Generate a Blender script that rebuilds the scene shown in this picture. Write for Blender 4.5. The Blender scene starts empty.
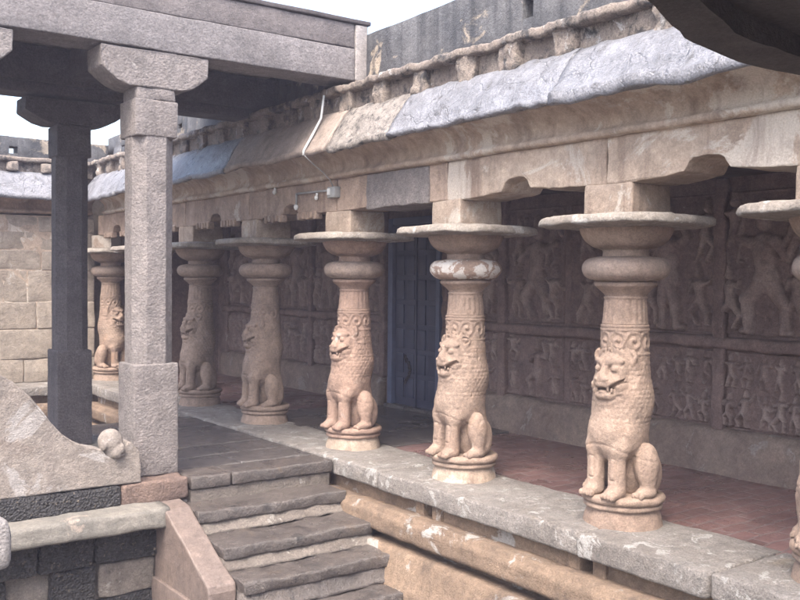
import bpy, bmesh, math, random
import numpy as np
from mathutils import Vector, Matrix

S = bpy.context.scene
COL = S.collection
R = math.radians
rng = random.Random(7)

# ------------------------------------------------------------------ camera
cam_d = bpy.data.cameras.new("camera")
cam_d.sensor_width = 36.0
cam_d.lens = 36.0 * 926.2 / 800.0
cam_d.clip_start = 0.05
cam_d.clip_end = 500.0
cam = bpy.data.objects.new("camera", cam_d)
COL.objects.link(cam)
YAW, PITCH, ROLL, CZ = 0.62945, -0.02314, 0.00833, 1.567
Fv = Vector((math.sin(YAW) * math.cos(PITCH), math.cos(YAW) * math.cos(PITCH), math.sin(PITCH)))
Rv = Vector((math.cos(YAW), -math.sin(YAW), 0))
Uv = Rv.cross(Fv)
R2 = Rv * math.cos(ROLL) + Uv * math.sin(ROLL)
U2 = Uv * math.cos(ROLL) - Rv * math.sin(ROLL)
M = Matrix((R2, U2, -Fv)).transposed().to_4x4()
M.translation = Vector((0, 0, CZ))
cam.matrix_world = M
S.camera = cam

# ------------------------------------------------------------------ light
SUN_EL, SUN_AZ = 58.0, 232.0           # compass degrees clockwise from +Y
world = bpy.data.worlds.new("World")
S.world = world
world.use_nodes = True
wn = world.node_tree.nodes
wl = world.node_tree.links
sky = wn.new("ShaderNodeTexSky")
sky.sky_type = 'NISHITA'
sky.sun_disc = False
sky.sun_elevation = R(SUN_EL)
sky.sun_rotation = R(SUN_AZ)
sky.air_density = 1.0
sky.dust_density = 5.0
sky.ozone_density = 1.0
wl.new(sky.outputs[0], wn["Background"].inputs[0])
wn["Background"].inputs[1].default_value = 0.15

sun_d = bpy.data.lights.new("sun", 'SUN')
sun_d.energy = 0.9
sun_d.angle = R(40)
sun_d.color = (1.0, 0.97, 0.93)
sun = bpy.data.objects.new("sun", sun_d)
COL.objects.link(sun)
sdir = Vector((math.sin(R(SUN_AZ)) * math.cos(R(SUN_EL)), math.cos(R(SUN_AZ)) * math.cos(R(SUN_EL)), math.sin(R(SUN_EL))))
sun.rotation_euler = (-sdir).to_track_quat('-Z', 'Y').to_euler()
sun.location = (0, -5, 20)

S.view_settings.view_transform = 'Standard'
S.view_settings.look = 'None'
S.view_settings.gamma = 1.0
S.view_settings.use_curve_mapping = False
S.view_settings.exposure = 2.38
S.render.engine = 'CYCLES'
S.cycles.max_bounces = 6
S.cycles.diffuse_bounces = 5
S.cycles.use_denoising = True

# ------------------------------------------------------------------ numpy noise
def vn(P, s, seed=0):
    Q = P * s + seed * 17.31
    I = np.floor(Q).astype(np.int64)
    f = Q - I
    u = f * f * (3 - 2 * f)
    def h(dx, dy, dz):
        n = (I[..., 0] + dx) * 73856093 ^ (I[..., 1] + dy) * 19349663 ^ (I[..., 2] + dz) * 83492791 ^ (seed * 2654435)
        n = (n ^ (n >> 13)) * 1274126177
        n = n ^ (n >> 16)
        return (n & 0xffff) / 32767.5 - 1.0
    x, y, z = u[..., 0], u[..., 1], u[..., 2]
    a = h(0, 0, 0) * (1 - x) + h(1, 0, 0) * x
    b = h(0, 1, 0) * (1 - x) + h(1, 1, 0) * x
    c = h(0, 0, 1) * (1 - x) + h(1, 0, 1) * x
    d = h(0, 1, 1) * (1 - x) + h(1, 1, 1) * x
    return (a * (1 - y) + b * y) * (1 - z) + (c * (1 - y) + d * y) * z

def roughen(V, amp, freq=5.0, seed=0):
    V = np.asarray(V, float)
    if amp <= 0:
        return V
    D = np.zeros_like(V)
    for k in range(3):
        D[:, k] = vn(V, freq, seed + k) + 0.5 * vn(V, freq * 2.7, seed + 5 + k) + 0.35 * vn(V, freq * 7.0, seed + 9 + k)
    return V + amp * D

# ------------------------------------------------------------------ mesh builders
class MB:
    def __init__(self):
        self.v, self.f, self.n = [], [], 0
    def add(self, V, F):
        V = np.asarray(V, float)
        n = self.n
        self.v.append(V)
        self.f.extend([tuple(i + n for i in q) for q in F])
        self.n += len(V)
        return self
    def build(self, name, mat, parent=None, smooth=False, bevel=0.0):
        V = np.concatenate(self.v)
        off = world_loc(parent)
        V = V - np.array(off)
        me = bpy.data.meshes.new(name)
        me.from_pydata(V.tolist(), [], self.f)
        me.update()
        if smooth:
            me.polygons.foreach_set("use_smooth", [True] * len(me.polygons))
        me.materials.append(mat)
        o = bpy.data.objects.new(name, me)
        COL.objects.link(o)
        o.parent = parent
        if bevel:
            b = o.modifiers.new("bevel", 'BEVEL')
            b.width = bevel
            b.segments = 2
            b.limit_method = 'ANGLE'
            b.angle_limit = R(45)
        return o

def world_loc(o):
    p = Vector((0, 0, 0))
    while o is not None:
        p += o.location
        o = o.parent
    return p

def thing(name, label, cat, loc=(0, 0, 0), group=None):
    o = bpy.data.objects.new(name, None)
    o.empty_display_size = 0.1
    COL.objects.link(o)
    o.location = loc
    o["label"] = label
    o["category"] = cat
    o["kind"] = "thing"
    if group:
        o["group"] = group
    return o

def axis_pts(h, b, cell):
    inner = max(h - b, 0)
    n = max(1, int(math.ceil(2 * inner / cell)))
    mid = list(np.linspace(-inner, inner, n + 1))
    if b <= 0:
        return np.array(mid)
    return np.array([-h, -h + b * 0.4] + mid + [h - b * 0.4, h])

def rbox(x0, x1, y0, y1, z0, z1, b=0.012, cell=0.1, rough=0.004, freq=5.0, seed=0):
    c = np.array([(x0 + x1) / 2, (y0 + y1) / 2, (z0 + z1) / 2])
    hh = np.array([abs(x1 - x0) / 2, abs(y1 - y0) / 2, abs(z1 - z0) / 2])
    b = min(b, hh.min() * 0.45)
    ax = [axis_pts(hh[k], b, cell) for k in range(3)]
    V, F, n = [], [], 0
    for k in range(3):
        i, j = (k + 1) % 3, (k + 2) % 3
        A, B = np.meshgrid(ax[i], ax[j], indexing='ij')
        for s in (-1, 1):
            P = np.zeros(A.shape + (3,))
            P[..., i], P[..., j], P[..., k] = A, B, s * hh[k]
            na, nb = A.shape
            idx = np.arange(na * nb).reshape(na, nb) + n
            q = np.stack([idx[:-1, :-1], idx[1:, :-1], idx[1:, 1:], idx[:-1, 1:]], -1).reshape(-1, 4)
            if s < 0:
                q = q[:, ::-1]
            V.append(P.reshape(-1, 3)); F.append(q); n += na * nb
    V = np.concatenate(V); F = np.concatenate(F)
    inn = np.clip(V, -(hh - b), hh - b)
    d = V - inn
    L = np.linalg.norm(d, axis=1, keepdims=True)
    V = inn + b * d / np.maximum(L, 1e-9)
    key = np.round(V * 1e5).astype(np.int64)
    _, first, inv = np.unique(key, axis=0, return_index=True, return_inverse=True)
    inv = inv.reshape(-1)
    V = V[first]; F = inv[F]
    V = roughen(V + c, rough, freq, seed)
    F = [tuple(q) for q in F.tolist() if len(set(q)) == 4] + [tuple(dict.fromkeys(q)) for q in F.tolist() if len(set(q)) == 3]
    return V, F

def resample(poly, cell):
    out = []
    n = len(poly)
    for k in range(n):
        a, b = np.array(poly[k], float), np.array(poly[(k + 1) % n], float)
        m = max(1, int(math.ceil(np.linalg.norm(b - a) / cell)))
        for t in range(m):
            out.append(a + (b - a) * t / m)
    return np.array(out)

def sweep(poly, axis, a0, a1, cell=0.1, rough=0.004, freq=5.0, seed=0, pcell=None, skew=None):
    """extrude a closed 2-D outline along x ('x': outline is (y,z)), y ((x,z)) or z ((x,y)), both ends capped"""
    P = resample(poly, pcell or cell)
    m = max(1, int(math.ceil(abs(a1 - a0) / cell)))
    n = len(P)
    V = []
    for t in range(m + 1):
        a = a0 + (a1 - a0) * t / m
        for (u, w) in P:
            aa = a + (skew(u, w) * (1 - t / m) if skew else 0)
            V.append((aa, u, w) if axis == 'x' else ((u, aa, w) if axis == 'y' else (u, w, aa)))
    F = []
    for t in range(m):
        for k in range(n):
            k2 = (k + 1) % n
            F.append((t * n + k, t * n + k2, (t + 1) * n + k2, (t + 1) * n + k))
    F.append(tuple(range(n))[::-1])
    F.append(tuple(m * n + k for k in range(n)))
    V = roughen(np.array(V), rough, freq, seed)
    return V, F

def lathe(prof, n=48, rough=0.003, freq=7.0, seed=0, rad=None):
    V, F = [], []
    m = len(prof)
    for (r, z) in prof:
        for k in range(n):
            a = 2 * math.pi * k / n
            rr = r + (rad(a, z, r) if rad else 0)
            V.append((rr * math.cos(a), rr * math.sin(a), z))
    for i in range(m - 1):
        for k in range(n):
            k2 = (k + 1) % n
            F.append((i * n + k, i * n + k2, (i + 1) * n + k2, (i + 1) * n + k))
    F.append(tuple(range(n))[::-1])
    F.append(tuple((m - 1) * n + k for k in range(n)))
    return roughen(np.array(V), rough, freq, seed), F

def smooth_prof(pts, k=4):
    """Catmull-Rom through (r, z) points"""
    p = [pts[0]] + list(pts) + [pts[-1]]
    out = []
    for i in range(1, len(p) - 2):
        a, b, c, d = [np.array(q, float) for q in p[i - 1:i + 3]]
        for t in np.linspace(0, 1, k, endpoint=False):
            out.append(tuple(0.5 * ((2 * b) + (-a + c) * t + (2 * a - 5 * b + 4 * c - d) * t * t + (-a + 3 * b - 3 * c + d) * t ** 3)))
    out.append(tuple(pts[-1]))
    return out

def tube(pts, r, n=8):
    V, F = [], []
    pts = [Vector(p) for p in pts]
    for i, p in enumerate(pts):
        d = (pts[min(i + 1, len(pts) - 1)] - pts[max(i - 1, 0)]).normalized()
        a = d.orthogonal().normalized()
        b = d.cross(a)
        if i == 0:
            ref = a
        else:
            a = (ref - d * ref.dot(d)).normalized(); b = d.cross(a); ref = a
        for k in range(n):
            t = 2 * math.pi * k / n
            V.append(p + (a * math.cos(t) + b * math.sin(t)) * r)
    for i in range(len(pts) - 1):
        for k in range(n):
            k2 = (k + 1) % n
            F.append((i * n + k, i * n + k2, (i + 1) * n + k2, (i + 1) * n + k))
    F.append(tuple(range(n))[::-1])
    F.append(tuple((len(pts) - 1) * n + k for k in range(n)))
    return np.array([tuple(v) for v in V]), F

# ------------------------------------------------------------------ materials
class NT:
    def __init__(self, name):
        self.m = bpy.data.materials.new(name)
        self.m.use_nodes = True
        self.t = self.m.node_tree
        self.b = self.t.nodes["Principled BSDF"]
    def n(self, kind, **kw):
        o = self.t.nodes.new("ShaderNode" + kind)
        for k, v in kw.items():
            setattr(o, k, v)
        return o
    def l(self, a, b):
        self.t.links.new(a, b)
    def noise(self, vec, scale, detail=6, rough=0.6, dist=0.0):
        o = self.n("TexNoise")
        o.inputs["Scale"].default_value = scale
        o.inputs["Detail"].default_value = detail
        o.inputs["Roughness"].default_value = rough
        o.inputs["Distortion"].default_value = dist
        self.l(vec, o.inputs["Vector"])
        return o.outputs["Fac"]
    def ramp(self, fac, a, b, c0=(0, 0, 0, 1), c1=(1, 1, 1, 1)):
        o = self.n("ValToRGB")
        e = o.color_ramp.elements
        e[0].position, e[1].position = a, b
        e[0].color, e[1].color = c0, c1
        self.l(fac, o.inputs[0])
        return o.outputs[0]
    def mix(self, fac, a, b, mode='MIX'):
        o = self.n("MixRGB", blend_type=mode)
        for sock, v in zip(o.inputs, (fac, a, b)):
            if hasattr(v, "links"):
                self.l(v, sock)
            elif isinstance(v, (int, float)):
                sock.default_value = v
            else:
                sock.default_value = (*v, 1) if len(v) == 3 else v
        return o.outputs[0]
    def math(self, op, a, b=0.0):
        o = self.n("Math", operation=op)
        for sock, v in zip(o.inputs, (a, b)):
            if hasattr(v, "links"):
                self.l(v, sock)
            else:
                sock.default_value = v
        return o.outputs[0]
    def coords(self, rand=True, scale=(1, 1, 1)):
        tc = self.n("TexCoord")
        mp = self.n("Mapping")
        mp.inputs["Scale"].default_value = scale
        if rand:
            oi = self.n("ObjectInfo")
            sc = self.n("VectorMath", operation='SCALE')
            self.l(oi.outputs["Random"], sc.inputs["Scale"])
            sc.inputs[0].default_value = (31.0, 47.0, 19.0)
            ad = self.n("VectorMath", operation='ADD')
            self.l(tc.outputs["Object"], ad.inputs[0])
            self.l(sc.outputs[0], ad.inputs[1])
            self.l(ad.outputs[0], mp.inputs["Vector"])
        else:
            self.l(tc.outputs["Object"], mp.inputs["Vector"])
        return mp.outputs[0]

def stone(name, c1, c2, scale=1.5, patch=None, stain=None, streak=None, speck=0.25, speck_scale=90,
          bump=0.5, bump_scale=22, rough=(0.55, 0.9), wet_scale=2.0, spec=0.4, moss=None, rand=True, pits=0.0, crack=0.0, attr=None):
    q = 0.70                     # albedo trim for all stone
    sc3 = lambda c: tuple(v * q for v in c)
    c1, c2 = sc3(c1), sc3(c2)
    patch, stain, streak, moss = [(sc3(t[0]),) + tuple(t[1:]) if t else t for t in (patch, stain, streak, moss)]
    attr = (attr[0], sc3(attr[1]), attr[2]) if attr else None
    k = NT(name)
    co = k.coords(rand)
    col = k.mix(k.ramp(k.noise(co, scale, 8, 0.65, 0.3), 0.33, 0.67), c1, c2)
    # medium mottling
    mm = k.ramp(k.noise(co, scale * 5.3, 7, 0.7), 0.3, 0.7, (0.72, 0.72, 0.72, 1), (1.22, 1.2, 1.18, 1))
    col = k.mix(1.0, col, mm, 'MULTIPLY')
    m3 = k.ramp(k.noise(co, scale * 19, 8, 0.75), 0.3, 0.7, (0.76, 0.75, 0.75, 1), (1.2, 1.2, 1.2, 1))
    col = k.mix(1.0, col, m3, 'MULTIPLY')
    if patch:       # (colour, threshold, scale): flaking plaster / lichen with hard outlines
        f = k.ramp(k.noise(co, patch[2], 9, 0.68, 0.6), patch[1], patch[1] + 0.035)
        col = k.mix(f, col, patch[0])
    if moss:
        f = k.ramp(k.noise(co, moss[2], 10, 0.75, 0.2), moss[1], moss[1] + 0.12)
        col = k.mix(f, col, moss[0])
    if stain:       # (colour, threshold, scale, strength)
        f = k.ramp(k.noise(co, stain[2], 6, 0.6, 0.8), stain[1], stain[1] + 0.2)
        col = k.mix(k.math('MULTIPLY', f, stain[3]), col, stain[0])
    if streak:      # vertical run-off marks (colour, threshold, strength)
        cs = k.coords(rand, (7.0, 7.0, 0.55))
        f = k.ramp(k.noise(cs, 1.0, 7, 0.65), streak[1], streak[1] + 0.18)
        col = k.mix(k.math('MULTIPLY', f, streak[2]), col, streak[0])
    if attr:        # (attribute, colour, strength): another colour mixed over the marked parts only, broken up by noise
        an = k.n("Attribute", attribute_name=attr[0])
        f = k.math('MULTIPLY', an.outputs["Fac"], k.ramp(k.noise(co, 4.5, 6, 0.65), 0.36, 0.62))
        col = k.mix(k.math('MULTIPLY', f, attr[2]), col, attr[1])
    sp = k.noise(co, speck_scale, 3, 0.7)
    col = k.mix(1.0, col, k.ramp(sp, 0.3, 0.7, (1 - speck,) * 3 + (1,), (1 + speck,) * 3 + (1,)), 'MULTIPLY')
    k.l(col, k.b.inputs["Base Color"])
    rr = k.ramp(k.noise(co, wet_scale, 5, 0.6), 0.35, 0.65, (rough[0],) * 3 + (1,), (rough[1],) * 3 + (1,))
    k.l(rr, k.b.inputs["Roughness"])
    k.b.inputs["Specular IOR Level"].default_value = spec
    b1 = k.noise(co, bump_scale, 9, 0.72)
    b2 = k.noise(co, bump_scale * 6, 4, 0.7)
    hgt = k.math('ADD', b1, k.math('MULTIPLY', b2, 0.35))
    if pits:
        vo = k.n("TexVoronoi"); vo.inputs["Scale"].default_value = 55
        k.l(co, vo.inputs["Vector"])
        hgt = k.math('ADD', hgt, k.math('MULTIPLY', vo.outputs["Distance"], pits))
    if crack:
        vo = k.n("TexVoronoi", feature='DISTANCE_TO_EDGE'); vo.inputs["Scale"].default_value = 3.2
        wv = k.n("VectorMath", operation='MULTIPLY_ADD')
        nz = k.n("TexNoise"); nz.inputs["Scale"].default_value = 4.0; nz.inputs["Detail"].default_value = 6
        k.l(co, nz.inputs["Vector"])
        k.l(nz.outputs["Color"], wv.inputs[0]); wv.inputs[1].default_value = (0.35, 0.35, 0.35); k.l(co, wv.inputs[2])
        k.l(wv.outputs[0], vo.inputs["Vector"])
        hgt = k.math('ADD', hgt, k.math('MULTIPLY', k.ramp(vo.outputs["Distance"], 0.0, 0.03), crack))
    bp = k.n("Bump")
    bp.inputs["Strength"].default_value = bump
    bp.inputs["Distance"].default_value = 0.035
    k.l(hgt, bp.inputs["Height"])
    k.l(bp.outputs[0], k.b.inputs["Normal"])
    return k.m

def flat(name, c, rough=0.6, metal=0.0):
    c = tuple(v * 0.72 for v in c)
    k = NT(name)
    co = k.coords(True)
    k.l(k.mix(1.0, c, k.ramp(k.noise(co, 8, 6, 0.7), 0.3, 0.7, (.8, .8, .8, 1), (1.15, 1.15, 1.15, 1)), 'MULTIPLY'), k.b.inputs["Base Color"])
    k.b.inputs["Roughness"].default_value = rough
    k.b.inputs["Metallic"].default_value = metal
    return k.m

DARK = (0.045, 0.04, 0.04)
M_tan = stone("plastered_sandstone", (0.47, 0.36, 0.28), (0.35, 0.255, 0.195), 1.1, patch=((0.54, 0.46, 0.385), 0.60, 1.6),
              stain=((0.15, 0.11, 0.09), 0.555, 2.2, 0.7), streak=((0.17, 0.115, 0.09), 0.53, 0.7), speck=0.18, bump=0.6, bump_scale=12)
M_lintel = stone("whitewashed_lintel", (0.56, 0.46, 0.365), (0.45, 0.345, 0.265), 1.2, patch=((0.63, 0.55, 0.465), 0.52, 1.3),
              moss=((0.10, 0.08, 0.075), 0.665, 2.6), stain=((0.18, 0.13, 0.105), 0.565, 2.4, 0.7), streak=((0.21, 0.145, 0.11), 0.535, 0.7), speck=0.18, bump=0.6, bump_scale=12)
M_col = stone("carved_sandstone", (0.45, 0.34, 0.265), (0.375, 0.272, 0.212), 1.6, patch=((0.50, 0.41, 0.335), 0.66, 3.0),
              stain=((0.33, 0.18, 0.095), 0.585, 2.2, 0.55), streak=((0.20, 0.135, 0.10), 0.60, 0.5), speck=0.2, bump=0.7, bump_scale=30)
M_colgrey = stone("carved_brown_sandstone", (0.43, 0.325, 0.26), (0.335, 0.25, 0.20), 1.8, patch=((0.46, 0.385, 0.33), 0.64, 3.0),
              stain=((0.16, 0.12, 0.10), 0.60, 2.6, 0.5), streak=((0.18, 0.135, 0.11), 0.60, 0.5), speck=0.2, bump=0.7, bump_scale=30)
M_colpink = stone("carved_pink_sandstone", (0.44, 0.31, 0.24), (0.345, 0.235, 0.185), 1.6, patch=((0.50, 0.42, 0.36), 0.63, 3.0),
              stain=((0.20, 0.13, 0.095), 0.58, 2.6, 0.5), streak=((0.18, 0.125, 0.10), 0.60, 0.5), speck=0.18, bump=0.6, bump_scale=26)
M_cush = stone("cushion_sandstone", (0.40, 0.32, 0.265), (0.29, 0.22, 0.18), 2.5, stain=((0.15, 0.11, 0.09), 0.58, 3, 0.45), speck=0.18, bump=0.5)
M_cushwhite = stone("flaking_white_cushion", (0.42, 0.31, 0.24), (0.33, 0.23, 0.18), 2.5, patch=((0.70, 0.65, 0.59), 0.50, 6.5), speck=0.12, bump=0.35)
M_abacus = stone("weathered_abacus", (0.45, 0.41, 0.36), (0.33, 0.285, 0.24), 2.2, patch=((0.56, 0.53, 0.49), 0.58, 4), moss=((0.13, 0.12, 0.12), 0.60, 7), speck=0.24, bump=0.9)
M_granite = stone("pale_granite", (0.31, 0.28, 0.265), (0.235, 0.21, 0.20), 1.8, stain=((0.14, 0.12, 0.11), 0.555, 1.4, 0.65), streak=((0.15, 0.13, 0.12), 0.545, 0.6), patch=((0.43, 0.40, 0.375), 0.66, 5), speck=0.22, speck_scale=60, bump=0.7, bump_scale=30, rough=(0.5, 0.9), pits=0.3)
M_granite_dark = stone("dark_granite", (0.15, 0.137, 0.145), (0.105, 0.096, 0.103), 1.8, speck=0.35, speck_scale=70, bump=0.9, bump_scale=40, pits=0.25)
M_black = stone("black_rough_granite", (0.028, 0.028, 0.032), (0.055, 0.053, 0.054), 3, patch=((0.20, 0.165, 0.125), 0.60, 30), moss=((0.16, 0.13, 0.10), 0.66, 9), speck=0.6, speck_scale=45, bump=1.0, bump_scale=15, rough=(0.2, 0.6), pits=0.6)
M_pinkblock = stone("pink_granite", (0.25, 0.175, 0.14), (0.19, 0.135, 0.115), 3, speck=0.3, bump=0.8, bump_scale=24, pits=0.2)
M_slab = stone("lichened_kerb_stone", (0.37, 0.345, 0.32), (0.26, 0.235, 0.212), 2.6, patch=((0.50, 0.48, 0.45), 0.57, 7), moss=((0.15, 0.145, 0.135), 0.57, 8), stain=((0.34, 0.26, 0.155), 0.60, 3, 0.5), speck=0.34, bump=1.0, bump_scale=18, rough=(0.35, 0.8), wet_scale=1.3)
M_flag = stone("wet_dark_flagstone", (0.070, 0.064, 0.064), (0.12, 0.108, 0.102), 2.2, speck=0.3, bump=0.55, bump_scale=14, rough=(0.06, 0.35), wet_scale=1.6, spec=0.6)
M_step = stone("worn_wet_step", (0.135, 0.114, 0.102), (0.085, 0.073, 0.068), 2.4, moss=((0.035, 0.032, 0.032), 0.54, 6), stain=((0.20, 0.135, 0.085), 0.60, 3.5, 0.55), patch=((0.24, 0.21, 0.185), 0.645, 8), speck=0.36, bump=0.7, bump_scale=15, rough=(0.08, 0.42), wet_scale=1.6, spec=0.6)
M_mortar = stone("grey_lime_mortar", (0.30, 0.265, 0.23), (0.20, 0.17, 0.148), 3, patch=((0.42, 0.39, 0.35), 0.60, 7), moss=((0.10, 0.085, 0.075), 0.58, 6), speck=0.25, bump=1.0, bump_scale=16)
M_plinth = stone("ochre_plinth_plaster", (0.345, 0.25, 0.175), (0.225, 0.16, 0.115), 1.4, patch=((0.47, 0.435, 0.395), 0.585, 2.4), moss=((0.075, 0.062, 0.055), 0.60, 5), stain=((0.10, 0.075, 0.06), 0.56, 2.6, 0.75), speck=0.24, bump=1.0, bump_scale=14)
M_eavewet = stone("wet_grey_eave_stone", (0.315, 0.325, 0.36), (0.205, 0.21, 0.23), 2.4, moss=((0.075, 0.073, 0.072), 0.555, 9), patch=((0.42, 0.37, 0.32), 0.66, 2.5), streak=((0.12, 0.115, 0.115), 0.58, 0.6), speck=0.36, bump=1.0, bump_scale=9, rough=(0.2, 0.55), spec=0.6, crack=0.22)
M_eavetan = stone("dry_plastered_eave", (0.40, 0.335, 0.285), (0.31, 0.25, 0.215), 1.6, moss=((0.10, 0.09, 0.085), 0.60, 9), stain=((0.17, 0.14, 0.12), 0.57, 3, 0.55), speck=0.2, bump=0.7, bump_scale=12)
M_eavespeck = stone("black_speckled_eave", (0.37, 0.335, 0.30), (0.28, 0.255, 0.235), 1.6, moss=((0.06, 0.057, 0.055), 0.50, 13), stain=((0.12, 0.105, 0.095), 0.56, 4, 0.6), speck=0.3, bump=1.0, bump_scale=12)
M_frieze = stone("pitted_frieze", (0.38, 0.325, 0.275), (0.24, 0.195, 0.165), 2.4, moss=((0.05, 0.048, 0.047), 0.50, 7), patch=((0.52, 0.49, 0.46), 0.60, 6), speck=0.34, bump=1.0, bump_scale=12)
M_parapet = stone("black_stained_parapet", (0.17, 0.17, 0.175), (0.075, 0.078, 0.085), 1.7, patch=((0.42, 0.35, 0.27), 0.565, 2.6), stain=((0.03, 0.032, 0.036), 0.48, 1.9, 0.8), streak=((0.03, 0.032, 0.036), 0.47, 0.75), speck=0.25, bump=0.7, bump_scale=10)
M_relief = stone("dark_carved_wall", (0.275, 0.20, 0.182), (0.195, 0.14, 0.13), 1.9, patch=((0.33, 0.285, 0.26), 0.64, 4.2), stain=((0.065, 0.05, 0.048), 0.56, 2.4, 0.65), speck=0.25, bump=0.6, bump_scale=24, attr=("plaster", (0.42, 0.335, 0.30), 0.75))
M_wallbase = stone("scuffed_wall_base", (0.30, 0.24, 0.20), (0.20, 0.15, 0.13), 1.8, patch=((0.36, 0.32, 0.29), 0.6, 3), stain=((0.10, 0.075, 0.065), 0.55, 3, 0.6), speck=0.2, bump=0.5)
M_ashlar = stone("pale_ashlar", (0.45, 0.395, 0.33), (0.35, 0.295, 0.24), 1.1, stain=((0.15, 0.12, 0.10), 0.56, 1.7, 0.65), streak=((0.15, 0.12, 0.10), 0.55, 0.6), patch=((0.52, 0.48, 0.43), 0.62, 2), speck=0.18, bump=0.7, bump_scale=14)
M_snail = stone("cream_lime_plaster", (0.37, 0.325, 0.285), (0.30, 0.26, 0.225), 1.5, patch=((0.44, 0.405, 0.375), 0.57, 2.2), stain=((0.24, 0.175, 0.14), 0.58, 2.6, 0.6), streak=((0.22, 0.185, 0.165), 0.56, 0.5), moss=((0.27, 0.245, 0.225), 0.60, 6), speck=0.2, bump=0.8, bump_scale=14)
M_ledge = stone("greenish_plaster_ledge", (0.27, 0.25, 0.215), (0.19, 0.18, 0.16), 2.0, stain=((0.10, 0.095, 0.085), 0.56, 3, 0.6), patch=((0.36, 0.30, 0.25), 0.66, 4), speck=0.18, bump=0.5)
M_stringer = stone("smooth_brown_stringer", (0.225, 0.175, 0.15), (0.165, 0.13, 0.115), 2.0, stain=((0.10, 0.08, 0.07), 0.58, 3, 0.5), speck=0.18, bump=0.35, rough=(0.35, 0.7))
M_beam = stone("grey_granite_beam", (0.285, 0.265, 0.265), (0.215, 0.20, 0.20), 1.0, stain=((0.20, 0.175, 0.17), 0.56, 1.6, 0.5), streak=((0.15, 0.125, 0.12), 0.6, 0.5), speck=0.3, speck_scale=60, bump=0.7, bump_scale=34, pits=0.12)
M_joint = stone("pale_joint_plaster", (0.42, 0.39, 0.375), (0.35, 0.32, 0.305), 2, streak=((0.2, 0.18, 0.17), 0.56, 0.6), speck=0.2, bump=0.6)
M_coping = stone("grey_brown_coping", (0.245, 0.22, 0.215), (0.19, 0.168, 0.165), 1.2, patch=((0.46, 0.44, 0.43), 0.665, 5), streak=((0.13, 0.115, 0.115), 0.55, 0.6), speck=0.28, bump=0.8)
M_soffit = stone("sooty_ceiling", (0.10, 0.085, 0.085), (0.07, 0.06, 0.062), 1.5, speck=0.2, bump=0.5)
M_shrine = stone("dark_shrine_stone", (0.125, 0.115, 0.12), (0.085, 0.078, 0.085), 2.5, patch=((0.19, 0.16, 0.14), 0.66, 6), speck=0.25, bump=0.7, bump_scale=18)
M_ground = stone("wet_ground", (0.20, 0.175, 0.15), (0.14, 0.12, 0.105), 1.2, patch=((0.32, 0.30, 0.28), 0.64, 5), speck=0.3, bump=0.8, bump_scale=8, rough=(0.2, 0.7))
M_whitestone = stone("white_pitted_stone", (0.50, 0.47, 0.455), (0.38, 0.355, 0.34), 3, speck=0.28, bump=1.0, pits=0.3)
M_navy = flat("navy_door_paint", (0.042, 0.053, 0.098), 0.5)
M_blue = flat("blue_frame_paint", (0.095, 0.12, 0.20), 0.5)
M_iron = flat("rusty_iron", (0.05, 0.04, 0.04), 0.5, 0.6)
M_pvc = flat("white_plastic", (0.70, 0.70, 0.68), 0.4)
M_greybox = flat("grey_plastic", (0.34, 0.34, 0.33), 0.5)

def brick_floor_mat():
    k = NT("red_brick_paving")
    co = k.coords(False)
    br = k.n("TexBrick")
    br.inputs["Color1"].default_value = (0.165, 0.102, 0.094, 1)
    br.inputs["Color2"].default_value = (0.118, 0.075, 0.069, 1)
    br.inputs["Mortar"].default_value = (0.151, 0.119, 0.112, 1)
    br.inputs["Scale"].default_value = 1.0
    br.inputs["Mortar Size"].default_value = 0.012
    br.inputs["Mortar Smooth"].default_value = 0.4
    br.inputs["Brick Width"].default_value = 0.27
    br.inputs["Row Height"].default_value = 0.13
    wv = k.n("VectorMath", operation='MULTIPLY_ADD')
    nz = k.n("TexNoise"); nz.inputs["Scale"].default_value = 3.0; nz.inputs["Detail"].default_value = 5
    k.l(co, nz.inputs["Vector"])
    k.l(nz.outputs["Color"], wv.inputs[0]); wv.inputs[1].default_value = (0.09, 0.09, 0.0); k.l(co, wv.inputs[2])
    k.l(wv.outputs[0], br.inputs["Vector"])
    v = k.ramp(k.noise(co, 1.6, 8, 0.7, 0.4), 0.3, 0.7, (0.55, 0.5, 0.52, 1), (1.3, 1.25, 1.25, 1))
    col = k.mix(1.0, br.outputs["Color"], v, 'MULTIPLY')
    f = k.ramp(k.noise(co, 3.2, 9, 0.7, 0.5), 0.62, 0.72)
    col = k.mix(k.math('MULTIPLY', f, 0.6), col, (0.215, 0.172, 0.158))
    k.l(col, k.b.inputs["Base Color"])
    k.l(k.ramp(k.noise(co, 2.1, 6, 0.6), 0.35, 0.65, (0.14,) * 3 + (1,), (0.6,) * 3 + (1,)), k.b.inputs["Roughness"])
    h = k.math('ADD', k.math('MULTIPLY', br.outputs["Fac"], -0.6), k.noise(co, 18, 8, 0.7))
    bp = k.n("Bump"); bp.inputs["Strength"].default_value = 0.5; bp.inputs["Distance"].default_value = 0.02
    k.l(h, bp.inputs["Height"]); k.l(bp.outputs[0], k.b.inputs["Normal"])
    return k.m
M_brick = brick_floor_mat()

# ------------------------------------------------------------------ layout numbers
CX = 4.73                                        # axis of the lion columns
YC = [2.52, 4.004, 5.615, 7.22, 8.972, 10.677, 12.30]
YCORNER = 13.966
GROUND = -1.08
SLAB_X = 4.27

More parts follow.
